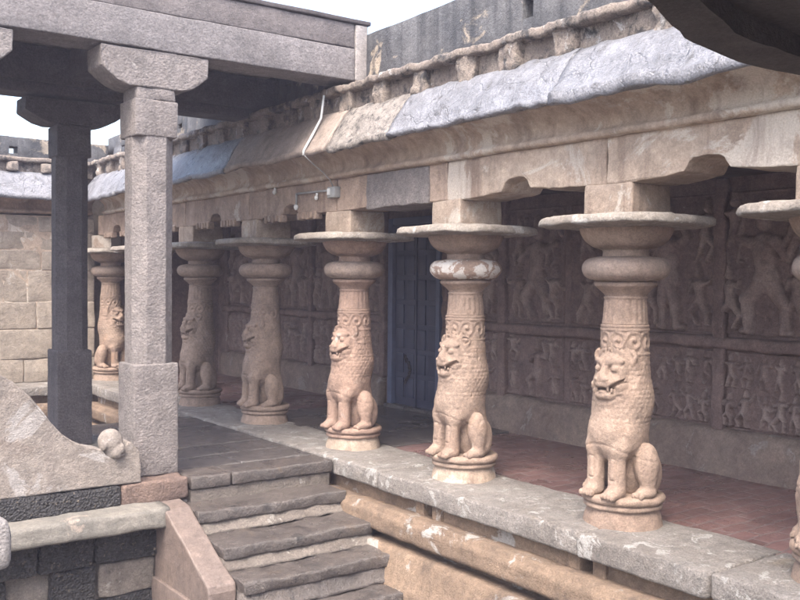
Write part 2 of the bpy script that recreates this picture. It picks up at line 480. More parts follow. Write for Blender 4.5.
# ------------------------------------------------------------------ ground
mb = MB()
n = 60
gx = np.concatenate([np.linspace(-60, -6, 8), np.linspace(-5, 16, 70), np.linspace(18, 60, 8)])
gy = np.concatenate([np.linspace(-60, -4, 8), np.linspace(-3, 20, 76), np.linspace(22, 80, 8)])
A, B = np.meshgrid(gx, gy, indexing='ij')
P = np.stack([A, B, np.full_like(A, GROUND)], -1).reshape(-1, 3)
P[:, 2] += 0.02 * vn(P, 1.7, 3) + 0.012 * vn(P, 4.1, 4)
idx = np.arange(len(P)).reshape(A.shape)
mb.add(P, np.stack([idx[:-1, :-1], idx[1:, :-1], idx[1:, 1:], idx[:-1, 1:]], -1).reshape(-1, 4).tolist())
g = mb.build("ground", M_ground, smooth=True)
g["kind"] = "structure"

# ------------------------------------------------------------------ gallery platform
Y0, Y1 = 0.6, 14.6
plat = thing("gallery_platform", "long raised gallery platform with pale kerb slabs, red brick floor and ochre plinth mouldings below", "platform", (5.4, 7.5, GROUND))
joints = [Y0, 1.7, 3.02, 3.97, 6.16, 7.6, 8.7, 10.2, 11.6, 13.2, 14.0]
for i in range(len(joints) - 1):
    a, b = joints[i] + 0.004, joints[i + 1] - 0.004
    dx = rng.uniform(-0.012, 0.012)
    V, F = rbox(SLAB_X + dx, 4.99 + rng.uniform(-.03, .05), a, b, -0.145 + rng.uniform(-.01, .01), rng.uniform(-0.004, 0.004), 0.022, 0.07, 0.008, 5, 100 + i)
    MB().add(V, F).build("kerb_slab", M_slab, plat, True)
def floor_part(name, mat, y0, y1, x0=4.9, x1=6.7, z=-0.012):
    V, F = rbox(x0, x1, y0, y1, -0.3, z, 0.01, 0.12, 0.003, 3, 7)
    return MB().add(V, F).build(name, mat, plat, True)
floor_part("brick_floor", M_brick, Y0, 7.02)
floor_part("brick_floor", M_brick, 9.66, Y1 - 0.3)
# dark flagged path from the stairs to the door
mb = MB()
for r, (xa, xb) in enumerate(((4.9, 5.5), (5.515, 6.05), (6.065, 6.7))):
    ys = [7.035, 7.55 + 0.2 * r, 8.35 - 0.1 * r, 9.1, 9.645]
    for q in range(4):
        V, F = rbox(xa, xb, ys[q] + .006, ys[q + 1] - .006, -0.25, -0.006 + rng.uniform(-.003, .003), 0.01, 0.1, 0.003, 4, 40 + r * 5 + q)
        mb.add(V, F)
mb.build("flagstone_path", M_flag, plat, True)
# dado, pilaster blocks and mouldings
V, F = rbox(4.46, 4.9, Y0, 13.4, -0.5, -0.15, 0.01, 0.15, 0.006, 4, 11)
MB().add(V, F).build("dado_core", M_plinth, plat, True)
ends = [Y0] + [v for yc in YC for v in (yc - 0.105, yc - 0.005)] + [13.4]
for k_ in range(0, len(ends), 2):
    V, F = rbox(4.355, 4.5, ends[k_], ends[k_ + 1], -0.31, -0.15, 0.008, 0.1, 0.005, 5, 12 + k_)
    MB().add(V, F).build("dado", M_plinth, plat, True)
for y in [y + d for y in YC for d in (-0.215, -0.008)]:
    V, F = rbox(4.325, 4.42, y, y + 0.105, -0.30, -0.148, 0.010, 0.06, 0.004, 6, int(y * 10))
    MB().add(V, F).build("dado_block", M_plinth, plat, True)
upper = [(4.6, -0.275), (4.43, -0.275), (4.25, -0.243), (4.19, -0.240), (4.172, -0.252), (4.165, -0.272), (4.140, -0.285), (4.128, -0.30), (4.128, -0.405), (4.142, -0.425), (4.20, -0.44), (4.30, -0.455), (4.6, -0.455)]
V, F = sweep(upper, 'y', Y0, 13.4, 0.05, 0.008, 6, 21, 0.025)
MB().add(V, F).build("upper_moulding", M_plinth, plat, True)
lower = [(4.6, -0.45), (4.31, -0.452), (4.30, -0.505), (4.14, -0.490), (4.105, -0.495), (4.09, -0.515), (4.01, -0.70), (3.985, -0.72), (3.98, -0.82), (3.99, -0.86), (3.99, GROUND - 0.1), (4.6, GROUND - 0.1)]
V, F = sweep(lower, 'y', Y0, 13.4, 0.09, 0.009, 3.0, 31, 0.05)
MB().add(V, F).build("lower_moulding", M_plinth, plat, True)

# ------------------------------------------------------------------ lion columns
def prim_ell(P, c, r):
    q = (P - np.array(c, np.float32))
    k0 = np.sqrt(((q / np.array(r, np.float32)) ** 2).sum(-1))
    k1 = np.sqrt(((q / np.array(r, np.float32) ** 2) ** 2).sum(-1)) + 1e-6
    return k0 * (k0 - 1) / k1
def prim_cap(P, a, b, ra, rb):
    a = np.array(a, np.float32); b = np.array(b, np.float32)
    ab = b - a
    t = np.clip(((P - a) @ ab) / (ab @ ab), 0, 1)
    return np.sqrt(((P - a - t[..., None] * ab) ** 2).sum(-1)) - (ra + t * (rb - ra))
def smin(a, b, k):
    h = np.clip(0.5 + 0.5 * (b - a) / k, 0, 1)
    return b * (1 - h) + a * h - k * h * (1 - h)
def smax(a, b, k):
    return -smin(-a, -b, k)

def surface_nets(D, org, h):
    ins = D < 0
    nx, ny, nz = D.shape
    c = [ins[i:nx - 1 + i, j:ny - 1 + j, k:nz - 1 + k] for i in (0, 1) for j in (0, 1) for k in (0, 1)]
    s = sum(x.astype(np.int8) for x in c)
    act = (s > 0) & (s < 8)
    ci = np.argwhere(act)
    vid = -np.ones(act.shape, np.int64)
    vid[act] = np.arange(len(ci))
    acc = np.zeros((len(ci), 3)); cnt = np.zeros(len(ci))
    corners = [(i, j, k) for i in (0, 1) for j in (0, 1) for k in (0, 1)]
    for a in corners:
        for ax in range(3):
            if a[ax] == 0:
                b = list(a); b[ax] = 1
                da = D[ci[:, 0] + a[0], ci[:, 1] + a[1], ci[:, 2] + a[2]]
                db = D[ci[:, 0] + b[0], ci[:, 1] + b[1], ci[:, 2] + b[2]]
                m = (da < 0) != (db < 0)
                t = np.where(m, da / np.where(m, da - db, 1), 0)
                p = np.tile(np.array(a, float), (len(ci), 1)); p[:, ax] += t
                acc += p * m[:, None]; cnt += m
    V = (ci + acc / cnt[:, None]) * h + np.array(org)
    F = []
    for ax in range(3):
        o1, o2 = (ax + 1) % 3, (ax + 2) % 3
        sl0 = [slice(None)] * 3; sl1 = [slice(None)] * 3
        sl0[ax] = slice(0, -1); sl1[ax] = slice(1, None)
        ch = ins[tuple(sl0)] != ins[tuple(sl1)]
        e = np.argwhere(ch)
        e = e[(e[:, o1] > 0) & (e[:, o2] > 0) & (e[:, o1] < D.shape[o1] - 1) & (e[:, o2] < D.shape[o2] - 1)]
        def cell(d1, d2):
            q = e.copy(); q[:, o1] -= d1; q[:, o2] -= d2
            return vid[q[:, 0], q[:, 1], q[:, 2]]
        quad = np.stack([cell(1, 1), cell(0, 1), cell(0, 0), cell(1, 0)], -1)
        fl = ins[e[:, 0], e[:, 1], e[:, 2]]
        quad[~fl] = quad[~fl][:, ::-1]
        F.append(quad)
    F = np.concatenate(F)
    return V, F[(F >= 0).all(1)].tolist()

def lion_mesh(yaw=0.0, seed=5, chips=()):
    h = 0.0072
    xs = np.arange(-0.26, 0.345, h, np.float32)
    ys = np.arange(-0.315, 0.32, h, np.float32)
    zs = np.arange(0.165, 1.165, h, np.float32)
    X, Y, Z = np.meshgrid(xs, ys, zs, indexing='ij')
    P = np.stack([X, Y, Z], -1)
    A = np.stack([X, np.abs(Y), Z], -1)
    yy = A[..., 1]
    # trunk of the column passing into the body
    d = prim_cap(P, (-0.015, 0, 0.56), (0, 0, 0.80), 0.150, 0.178)
    d = smin(d, prim_cap(P, (0, 0, 0.80), (0, 0, 1.2), 0.176, 0.150), 0.05)
    # chest, belly and the block the body is carved from
    d = smin(d, prim_ell(P, (0.085, 0, 0.585), (0.165, 0.185, 0.20)), 0.05)
    d = smin(d, prim_ell(P, (0.06, 0, 0.74), (0.145, 0.165, 0.20)), 0.05)
    d = smin(d, prim_ell(P, (-0.05, 0, 0.36), (0.145, 0.165, 0.24)), 0.04)
    # shoulder lobes and front legs
    d = smin(d, prim_ell(A, (0.155, 0.088, 0.50), (0.078, 0.078, 0.085)), 0.02)
    leg = prim_cap(A, (0.165, 0.082, 0.48), (0.175, 0.084, 0.24), 0.060, 0.055)
    leg = smin(leg, prim_ell(A, (0.205, 0.084, 0.218), (0.072, 0.058, 0.040)), 0.025)
    for ty in (0.045, 0.072, 0.098, 0.124):
        leg = smin(leg, prim_ell(A, (0.262, ty, 0.203), (0.026, 0.0135, 0.022)), 0.006)
    # ring ornament carved on the front of each leg
    qx = np.abs(yy - 0.083) - 0.012; qz = np.abs(Z - 0.37) - 0.055
    rr = np.sqrt(np.maximum(qx, 0) ** 2 + np.maximum(qz, 0) ** 2) + np.minimum(np.maximum(qx, qz), 0) - 0.014
    leg = leg + np.where(X > 0.16, 0.009 * np.exp(-(rr / 0.006) ** 2), 0)
    d = smin(d, leg, 0.016)
    # gap between and behind the front legs
    d = smax(d, -prim_ell(P, (0.21, 0, 0.31), (0.085, 0.030, 0.115)), 0.012)
    d = smax(d, -prim_ell(A, (0.115, 0.172, 0.36), (0.045, 0.05, 0.12)), 0.02)
    # folded hind legs: knee egg, shin and paw
    hind = prim_ell(A, (0.010, 0.188, 0.400), (0.080, 0.078, 0.135))
    hind = smin(hind, prim_ell(A, (-0.055, 0.160, 0.33), (0.085, 0.080, 0.15)), 0.03)
    hind = smin(hind, prim_cap(A, (0.015, 0.20, 0.32), (0.012, 0.205, 0.23), 0.056, 0.046), 0.02)
    hind = smin(hind, prim_ell(A, (0.035, 0.205, 0.222), (0.080, 0.056, 0.040)), 0.016)
    for ty in (0.170, 0.198, 0.226):
        hind = smin(hind, prim_ell(A, (0.108, ty, 0.206), (0.024, 0.0145, 0.022)), 0.006)
    hind = hind + 0.0025 * np.exp(-((np.sqrt((X - 0.0) ** 2 + ((Z - 0.405) * 0.6) ** 2) - 0.046) / 0.006) ** 2) * (yy > 0.2)
    d = smin(d, hind, 0.012)
    # carved mane: overlapping locks round the body
    th = np.arctan2(Y, X)
    row = (Z / 0.030)
    par = np.mod(np.floor(row), 2) * 0.5
    lock = np.abs(np.mod(th * 30 / (2 * np.pi) + par, 1) - 0.5) * 2
    fr = np.mod(row, 1)
    band = np.clip((Z - 0.60) / 0.06, 0, 1) * np.clip((1.06 - Z) / 0.03, 0, 1)
    d = d + band * ((1 - 0.45 * np.clip(X / 0.2, 0, 1)) * (0.0054 * (lock ** 2) + 0.0044 * np.clip(1 - fr / 0.3, 0, 1) - 0.003))
    # belly fringe line
    d = d + 0.005 * np.exp(-((Z - 0.475 - 0.05 * np.cos(th * 2)) / 0.006) ** 2) * (X > 0.02)
    # raised collar of mane framing the face
    cr = np.sqrt((Y / 0.165) ** 2 + ((Z - 0.955) / 0.175) ** 2)
    d = d - 0.010 * np.exp(-((cr - 1.0) / 0.10) ** 2) * (X > 0.0) * (0.75 + 0.25 * np.cos(np.arctan2(Y, Z - 0.955) * 22))
    # head (carved larger: coordinates are shrunk about its centre)
    hc = np.array((0.10, 0, 0.965), np.float32); hs_ = np.array((0.98, 1.04, 1.17), np.float32); hm = 1.05
    P0, A0, X0, yy0, Z0 = P, A, X, yy, Z
    Pr = P - hc
    cy_, sy_ = math.cos(yaw), math.sin(yaw)
    Pr = np.stack([Pr[..., 0] * cy_ + Pr[..., 1] * sy_, -Pr[..., 0] * sy_ + Pr[..., 1] * cy_, Pr[..., 2]], -1).astype(np.float32)
    P = (Pr + np.array((0.012, 0, 0), np.float32)) / hs_ + hc; A = np.stack([P[..., 0], np.abs(P[..., 1]), P[..., 2]], -1)
    X, yy, Z = P[..., 0], A[..., 1], P[..., 2]
    H = prim_ell(P, (0.125, 0, 0.975), (0.105, 0.118, 0.125))
    H = smin(H, prim_ell(A, (0.160, 0.074, 0.900), (0.064, 0.054, 0.062)), 0.02)
    H = smin(H, prim_ell(P, (0.198, 0, 0.922), (0.076, 0.090, 0.050)), 0.018)
    H = smin(H, prim_ell(P, (0.192, 0, 0.855), (0.068, 0.082, 0.036)), 0.014)
    H = smin(H, prim_cap(P, (0.205, 0, 1.01), (0.246, 0, 0.958), 0.026, 0.032), 0.016)
    H = smin(H, prim_ell(A, (0.256, 0.030, 0.945), (0.022, 0.022, 0.016)), 0.008)
    # brows and bulging eyes
    H = smin(H, prim_cap(A, (0.218, 0.024, 1.032), (0.172, 0.096, 1.042), 0.018, 0.014), 0.010)
    H = smax(H, -prim_ell(A, (0.225, 0.058, 0.998), (0.036, 0.036, 0.023)), 0.006)
    H = smin(H, prim_ell(A, (0.200, 0.058, 0.999), (0.027, 0.026, 0.020)), 0.004)
    # open mouth, curled at the corners, with teeth
    curve = 0.886 + 0.75 * np.maximum(yy - 0.04, 0)
    mouth = np.maximum(np.abs(Z - curve) - (0.013 - 0.06 * np.maximum(yy - 0.06, 0)), np.maximum(yy - 0.105, 0.12 - X))
    H = smax(H, -mouth, 0.005)
    H = smin(H, prim_ell(A, (0.245, 0.040, 0.893), (0.010, 0.009, 0.019)), 0.003)
    H = smin(H, prim_ell(A, (0.235, 0.062, 0.882), (0.010, 0.009, 0.017)), 0.003)
    H = smin(H, prim_ell(P, (0.225, 0, 0.876), (0.040, 0.034, 0.010)), 0.003)
    # whisker scrolls on the cheeks
    sc = np.sqrt((yy - 0.098) ** 2 + (Z - 0.905) ** 2)
    H = H + 0.006 * np.exp(-((sc - 0.026) / 0.006) ** 2) * (X > 0.13)
    # ears
    E = prim_ell(A, (0.105, 0.122, 1.060), (0.028, 0.034, 0.046))
    E = smax(E, -prim_ell(A, (0.136, 0.126, 1.060), (0.020, 0.018, 0.028)), 0.004)
    H = smin(H, E, 0.012) * hm
    P, A, X, yy, Z = P0, A0, X0, yy0, Z0
    d = smin(d, H, 0.010)
    # weathering
    for c_, r_ in chips:
        d = smax(d, -prim_ell(P, c_, (r_, r_ * 0.8, r_ * 0.9)), 0.006)
    d = d + (0.0018 * vn(P.reshape(-1, 3), 30, seed) + 0.003 * vn(P.reshape(-1, 3), 9, seed + 1)).reshape(d.shape)
    # cut flat at the disc and at the top
    d = np.maximum(d, np.maximum(0.185 - Z, np.where(np.hypot(X, Y) < 0.152, Z - 1.075, Z - 1.16))).astype(np.float64)
    return surface_nets(d, (xs[0], ys[0], zs[0]), h)

LIONS = [lion_mesh(R(2), 5), lion_mesh(R(-3), 15, (((0.30, 0.03, 0.95), 0.035), ((0.27, -0.12, 0.21), 0.03))), lion_mesh(R(5), 25, (((0.26, -0.02, 0.86), 0.035), ((0.10, 0.14, 1.09), 0.035), ((0.12, -0.22, 0.22), 0.03)))]
LV, LF = LIONS[0]

def make_column(name, label):
    t = thing(name, label, "column", (0, 0, 0), "carved lion columns along the gallery edge")
    # pedestal: broken tapering drum
    pr_ = smooth_prof([(0.258, -0.02), (0.255, 0.0), (0.246, 0.045), (0.232, 0.09), (0.226, 0.115)], 3)
    MB().add(*lathe([(0.001, -0.02)] + pr_ + [(0.001, 0.116)], 56, 0.006, 6, 3)).build("pedestal", M_col, t, True)
    ds = smooth_prof([(0.225, 0.100), (0.247, 0.106), (0.254, 0.120), (0.248, 0.133), (0.241, 0.138), (0.252, 0.144), (0.266, 0.158), (0.266, 0.180), (0.25, 0.194)], 4)
    MB().add(*lathe([(0.001, 0.100)] + ds + [(0.001, 0.193)], 64, 0.005, 7, 8)).build("disc_base", M_col, t, True)
    MB().add(LV, LF).build("seated_lion", M_col, t, True)
    # carved scroll band above the mane
    def scroll(a, z, r):
        u = a * 9 / (2 * math.pi) % 1.0
        w = (z - 1.175) / 0.065
        if abs(w) > 1:
            return 0
        rr = math.hypot((u - 0.5) * 2.0, w)
        an = math.atan2(w, (u - 0.5) * 2.0)
        return 0.009 * math.cos(rr * 8.0 - an) * max(0, 1 - rr * 0.55)
    zs = list(np.linspace(1.11, 1.24, 40))
    band = [(0.152, 1.062), (0.152, 1.085), (0.158, 1.09), (0.158, 1.102), (0.151, 1.108)] + [(0.151, z) for z in zs] + [(0.157, 1.245), (0.157, 1.257), (0.15, 1.262), (0.155, 1.267), (0.155, 1.278), (0.147, 1.284)]
    MB().add(*lathe([(0.001, 1.062)] + band + [(0.001, 1.284)], 160, 0.0025, 12, 4, scroll)).build("scroll_band", M_col, t, True)
    # fluted drum, lotus flare
    def flute(a, z, r):
        if z < 1.300 or z > 1.44 or r < 0.1:
            return 0
        return -0.0055 * (1 - abs(math.sin(a * 10)) ** 0.6)
    drum = [(0.1475, 1.284)] + [(0.147 - 0.014 * (z - 1.29) / 0.16, z) for z in np.linspace(1.29, 1.448, 14)] + [(0.138, 1.452), (0.138, 1.460), (0.128, 1.465)]
    MB().add(*lathe([(0.001, 1.283)] + drum + [(0.001, 1.466)], 140, 0.002, 10, 5, flute)).build("fluted_drum", M_col, t, True)
    fl = smooth_prof([(0.128, 1.462), (0.136, 1.478), (0.158, 1.50), (0.185, 1.522), (0.197, 1.532), (0.200, 1.546), (0.192, 1.556), (0.165, 1.566)], 4)
    MB().add(*lathe([(0.001, 1.462)] + fl + [(0.001, 1.567)], 64, 0.003, 8, 6)).build("lotus_flare", M_col, t, True)
    cu = smooth_prof([(0.17, 1.562), (0.225, 1.572), (0.265, 1.598), (0.283, 1.640), (0.270, 1.685), (0.232, 1.712), (0.165, 1.722)], 5)
    MB().add(*lathe([(0.001, 1.562)] + cu + [(0.001, 1.722)], 72, 0.005, 5, 7)).build("cushion", M_cush, t, True)
    di = smooth_prof([(0.150, 1.716), (0.146, 1.735), (0.146, 1.762), (0.165, 1.772), (0.215, 1.79), (0.262, 1.825), (0.292, 1.875), (0.300, 1.905)], 4)
    MB().add(*lathe([(0.001, 1.716)] + di + [(0.001, 1.915)], 64, 0.005, 5, 9)).build("dish_capital", M_col, t, True)
    # broken, rounded square abacus with drooping edges
    ab = []
    rb_ = random.Random(5)
    for q in range(28):
        a = 2 * math.pi * q / 28
        ca, sa = math.cos(a), math.sin(a)
        e = 0.495 / (abs(ca) ** 5 + abs(sa) ** 5) ** 0.2 * (1 + rb_.uniform(-.022, .018))
        e = min(e, 0.560 + rb_.uniform(-.02, .01))
        ab.append((e * ca, e * sa))
    ab = np.array(ab)
    V, F = [], []
    rings = [(0.60, 1.903), (0.85, 1.910), (0.96, 1.913), (0.995, 1.918), (1.0, 1.930), (0.992, 1.955), (0.975, 1.966), (0.94, 1.972), (0.8, 1.979), (0.5, 1.984)]
    rs = resample(ab.tolist(), 0.03)
    m_ = len(rs)
    for f_, z_ in rings:
        for p_ in rs:
            V.append((p_[0] * f_, p_[1] * f_, z_))
    for q in range(len(rings) - 1):
        for k_ in range(m_):
            k2 = (k_ + 1) % m_
            F.append((q * m_ + k_, q * m_ + k2, (q + 1) * m_ + k2, (q + 1) * m_ + k_))
    F.append(tuple(range(m_))[::-1]); F.append(tuple((len(rings) - 1) * m_ + k_ for k_ in range(m_)))
    V = np.array(V)
    V = V + (roughen(V, 0.014, 8, 13) - V) * np.array([1, 1, 0.5])
    MB().add(V, F).build("abacus", M_abacus, t, True)
    V, F = rbox(-0.20, 0.20, -0.195, 0.195, 1.97, 2.182, 0.015, 0.07, 0.005, 6, 15)
    MB().add(V, F).build("bearing_block", M_lintel, t, True)
    return t

def kids(o):
    return [c for c in bpy.data.objects if c.parent == o]
def copy_tree(o, parent=None):
    c = o.copy()
    COL.objects.link(c)
    c.parent = parent
    for ch in kids(o):
        copy_tree(ch, c)
    return c
def recolour(t, table):
    for ch in kids(t):
        base = ch.name.split(".")[0]
        if base in table:
            ch.material_slots[0].link = 'OBJECT'
            ch.material_slots[0].material = table[base]

BODY = ("seated_lion", "scroll_band", "fluted_drum", "lotus_flare", "disc_base", "dish_capital", "pedestal")
col_specs = [
    (YC[1], 3, 1.0, "pale tan lion column, the nearest one seen whole, standing before the darkest carved wall", {}),
    (YC[0], -3, 1.0, "lion column cut off by the right edge of the photo", {}),
    (YC[2], -4, 1.0, "lion column right of the blue door, with white flaking paint on its round cushion", {"cushion": M_cushwhite, "pedestal": M_lintel}),
    (YC[3], 5, 1.0, "lion column left of the blue door, beside the top of the stairs", dict({k: M_colpink for k in BODY}, pedestal=M_lintel)),
    (YC[4], -2, 1.0, "grey brown lion column at the far side of the dark wet landing", dict({k: M_colgrey for k in BODY}, cushion=M_colgrey, abacus=M_abacus)),
    (YC[5], 4, 1.0, "grey lion column just right of the pale granite post", dict({k: M_colgrey for k in BODY}, cushion=M_colgrey)),
    (YC[6], 0, 1.0, "far lion column hidden behind the pale granite post", {"pedestal": M_lintel}),
    (YCORNER, 116, 1.0, "farthest lion column in the corner, seen between the dark and the pale granite post", {}),
]
VAR = {}
proto = None
for i, (y, dr, sc, label, tab) in enumerate(col_specs):
    if proto is None:
        proto = make_column("lion_column", label)
        t = proto
    else:
        t = copy_tree(proto)
        t["label"] = label
    t.location = (CX, y, 0.0)
    t.rotation_euler = (0, 0, R(180 + dr))
    if i and i % 3:
        for ch in kids(t):
            if ch.name.startswith("seated_lion"):
                if i % 3 not in VAR:
                    me = ch.data.copy()
                    me.clear_geometry()
                    lv, lf = LIONS[i % 3]
                    me.from_pydata(lv.tolist(), [], lf)
                    me.polygons.foreach_set("use_smooth", [True] * len(me.polygons))
                    me.update()
                    VAR[i % 3] = me
                ch.data = VAR[i % 3]
    for ch in kids(t):
        if ch.name.startswith("abacus"):
            ch.rotation_euler = (0, 0, R(90 * (i * 3 % 4)))
        elif ch.name.startswith(("cushion", "pedestal", "dish_capital")):
            ch.rotation_euler = (0, 0, R(77 * i))
    if tab:
        recolour(t, tab)

# ------------------------------------------------------------------ entablature over the columns
ent = thing("gallery_roof", "weathered gallery roof with curved brackets, wet stone eave, carved frieze and black stained parapet", "building", (5.3, 7.5, 2.17))
def bracket_poly(y0, y1, seed):
    """outline (y,z) of the beam between two column centres, with curved arms and a notch in the middle"""
    r = random.Random(seed)
    c = (y0 + y1) / 2 + r.uniform(-.02, .02)
    w0, w1 = 0.14 + r.uniform(-.02, .03), 0.14 + r.uniform(-.02, .03)
    top = 2.475
    pts = [(y0, top), (y0, 2.178)]
    half = (c - w0) - y0
    for t in np.linspace(0.30, 1, 9):
        pts.append((y0 + half * t, 2.178 + 0.03 * ((t - 0.3) / 0.7) ** 2 + r.uniform(-.003, .003)))
    pts += [(c - w0 + 0.02, 2.235), (c - w0 + 0.035, 2.262), (c - w0 + 0.07, 2.285), (c, 2.292), (c + w1 - 0.07, 2.284), (c + w1 - 0.035, 2.262), (c + w1 - 0.02, 2.235)]
    half = y1 - (c + w1)
    for t in np.linspace(1, 0.30, 9):
        pts.append((y1 - half * t, 2.178 + 0.03 * ((t - 0.3) / 0.7) ** 2 + r.uniform(-.003, .003)))
    pts += [(y1, 2.178), (y1, top)]
    return pts
ycs = [1.0] + YC + [YCORNER - 0.0]
for i in range(len(ycs) - 1):
    a, b = ycs[i], ycs[i + 1]
    m = M_lintel if i < 3 else M_tan
    po = bracket_poly(a + 0.003, b - 0.003, 60 + i)
    V, F = sweep(po, 'x', 4.535 + rng.uniform(-.004, .004), 4.93, 0.08, 0.006, 5, 70 + i, 0.035)
    MB().add(V, F).build("bracket_beam", m, ent, False, 0.008)
    if i >= 4:      # cusped hanging fringe by the notch
        c = (a + b) / 2
        for s in (-1, 1):
            mb = MB()
            for q in range(5):
                y = c + s * (0.19 + 0.075 * q)
                V, F = rbox(4.515, 4.60, y - 0.026, y + 0.026, 2.125 + 0.012 * (q % 2), 2.20, 0.02, 0.05, 0.004, 9, 80 + q)
                mb.add(V, F)
            mb.add(*rbox(4.53, 4.59, min(c + s * 0.165, c + s * 0.52), max(c + s * 0.165, c + s * 0.52), 2.165, 2.215, 0.01, 0.1, 0.003))
            mb.build("cusped_fringe", m, ent, True)
# plain grey replacement beam between the two columns by the door
V, F = rbox(4.518, 4.95, 5.84, 6.72, 2.168, 2.468, 0.015, 0.06, 0.008, 8, 91)
MB().add(V, F).build("plain_lintel", M_granite, ent, True)
# lip moulding and fascia
lip = [(4.95, 2.472), (4.545, 2.472), (4.495, 2.476), (4.475, 2.49), (4.475, 2.515), (4.50, 2.528), (4.512, 2.55), (4.508, 2.59), (4.49, 2.625), (4.455, 2.655), (4.41, 2.68), (4.36, 2.70), (4.36, 2.715), (4.95, 2.715)]
V, F = sweep(lip, 'y', Y0, 13.6, 0.09, 0.007, 3.5, 41, 0.03)
MB().add(V, F).build("fascia", M_lintel, ent, True)
# eave slabs
def eave_poly(dx=0.0, dz=0.0, th=0.055, L=1.0):
    e = 4.19 + dx
    return [(4.56, 2.722), (4.40, 2.715), (4.30, 2.69 + dz * .6), (e + 0.02, 2.655 + dz), (e - 0.008, 2.662 + dz), (e - 0.012, 2.655 + dz + th), (e + 0.012, 2.675 + dz + th),
            (4.25, 2.80), (4.31, 2.895), (4.38, 2.985), (4.435, 3.04), (4.47, 3.062), (4.56, 3.068)]
eaves = [(Y0, 2.35, M_eavewet, 0, 0, .07), (2.36, 4.17, M_eavewet, -0.01, -0.005, .075), (4.18, 5.95, M_eavewet, 0.015, 0.012, .03),
         (5.96, 6.86, M_eavespeck, 0.005, 0.0, .05), (6.865, 8.88, M_eavetan, 0.0, 0.004, .045), (8.89, 10.75, M_eavewet, -0.008, -0.02, .05), (10.76, 12.25, M_eavewet, 0.01, 0.0, .04), (12.26, 13.75, M_eavewet, 0.0, -0.02, .05)]
for i, (a, b, m, dx, dz, th) in enumerate(eaves):
    V, F = sweep(eave_poly(dx, dz, th), 'y', a, b, 0.055, 0.0, pcell=0.04)
    V = np.array(V)
    # gnawed lower edge
    w = np.clip((4.32 - V[:, 0]) / 0.12, 0, 1)
    q = np.stack([V[:, 1] * 1.0, V[:, 1] * 0 + i, V[:, 1] * 0], -1)
    V[:, 2] += w * (0.020 * vn(q, 2.7, 50) + 0.016 * vn(q, 8.5, 51) + 0.008 * vn(q, 22, 53))
    V[:, 0] += w * 0.012 * vn(q, 6.5, 52)
    V = roughen(V, 0.009, 7, 120 + i)
    MB().add(V, F).build("eave_slab", m, ent, True)
# frieze: recessed course, blocks, top fillet
V, F = rbox(4.50, 5.0, Y0, 13.9, 3.03, 3.24, 0.01, 0.2, 0.004, 4, 131)
MB().add(V, F).build("frieze_course", M_frieze, ent, True)
for q, yc in enumerate([0.9, 1.42, 1.95, 2.47, 2.98, 3.50, 4.31, 4.84, 5.31, 5.88, 6.42, 6.95, 7.45, 8.0] + [8.5 + 0.52 * i for i in range(11)]):
    w = rng.uniform(0.085, 0.105)
    V, F = rbox(4.434 + rng.uniform(-.015, .012), 4.53, yc - w, yc + w, 3.02, 3.235, 0.035, 0.022, 0.016, 11, 200 + q)
    V = np.array(V); V[:, 0] -= 0.02 * vn(V, 14, 30 + q)
    MB().add(V, F).build("frieze_block", M_frieze, ent, True)
fil = [(4.6, 3.20), (4.44, 3.205), (4.412, 3.212), (4.405, 3.225), (4.408, 3.262), (4.42, 3.272), (4.50, 3.285), (4.78, 3.295), (4.78, 3.20)]
V, F = sweep(fil, 'y', Y0, 13.9, 0.03, 0.0, pcell=0.03)
V = np.array(V); q = np.stack([V[:, 1], V[:, 1] * 0, V[:, 1] * 0], -1)
w = np.clip((4.52 - V[:, 0]) / 0.08, 0, 1)
V[:, 0] += w * (0.022 * vn(q, 5, 61) + 0.016 * vn(q, 17, 62)); V[:, 2] += w * (0.012 * vn(q, 7, 63) + 0.010 * vn(q, 21, 64))
V = roughen(V, 0.007, 11, 141)
MB().add(V, F).build("frieze_fillet", M_frieze, ent, True)
# parapet with small square drain holes
mb = MB()
holes = [1.4, 4.86, 8.4, 11.2, 13.3]
ys = [Y0]
for hy in holes:
    ys += [hy, hy + 0.11]
ys.append(14.0)
for k in range(0, len(ys), 2):
    mb.add(*rbox(4.70, 5.0, ys[k], ys[k + 1], 3.26, 3.80, 0.008, 0.16, 0.006, 3, 150))
for hy in holes:
    mb.add(*rbox(4.701, 4.999, hy - .02, hy + 0.13, 3.26, 3.46, 0.004, 0.1, 0.002, 3, 151))
    mb.add(*rbox(4.701, 4.999, hy - .02, hy + 0.13, 3.62, 3.799, 0.004, 0.1, 0.002, 3, 151))
    mb.add(*rbox(4.82, 4.92, hy - .02, hy + 0.13, 3.44, 3.64, 0.004, 0.1, 0.002, 3, 151))
for V in mb.v:
    V[:, 2] -= np.where(V[:, 2] > 3.5, 0.017 * (V[:, 1] - 5.0), 0)
mb.build("parapet", M_parapet, ent, True)
V, F = rbox(4.80, 7.0, Y0, 14.6, 2.74, 3.34, 0.01, 0.4, 0.0)
MB().add(V, F).build("roof_mass", M_parapet, ent)
V, F = rbox(4.93, 6.95, Y0, 14.6, 2.42, 2.735, 0.01, 0.3, 0.004, 3, 3)
MB().add(V, F).build("ceiling", M_soffit, ent)

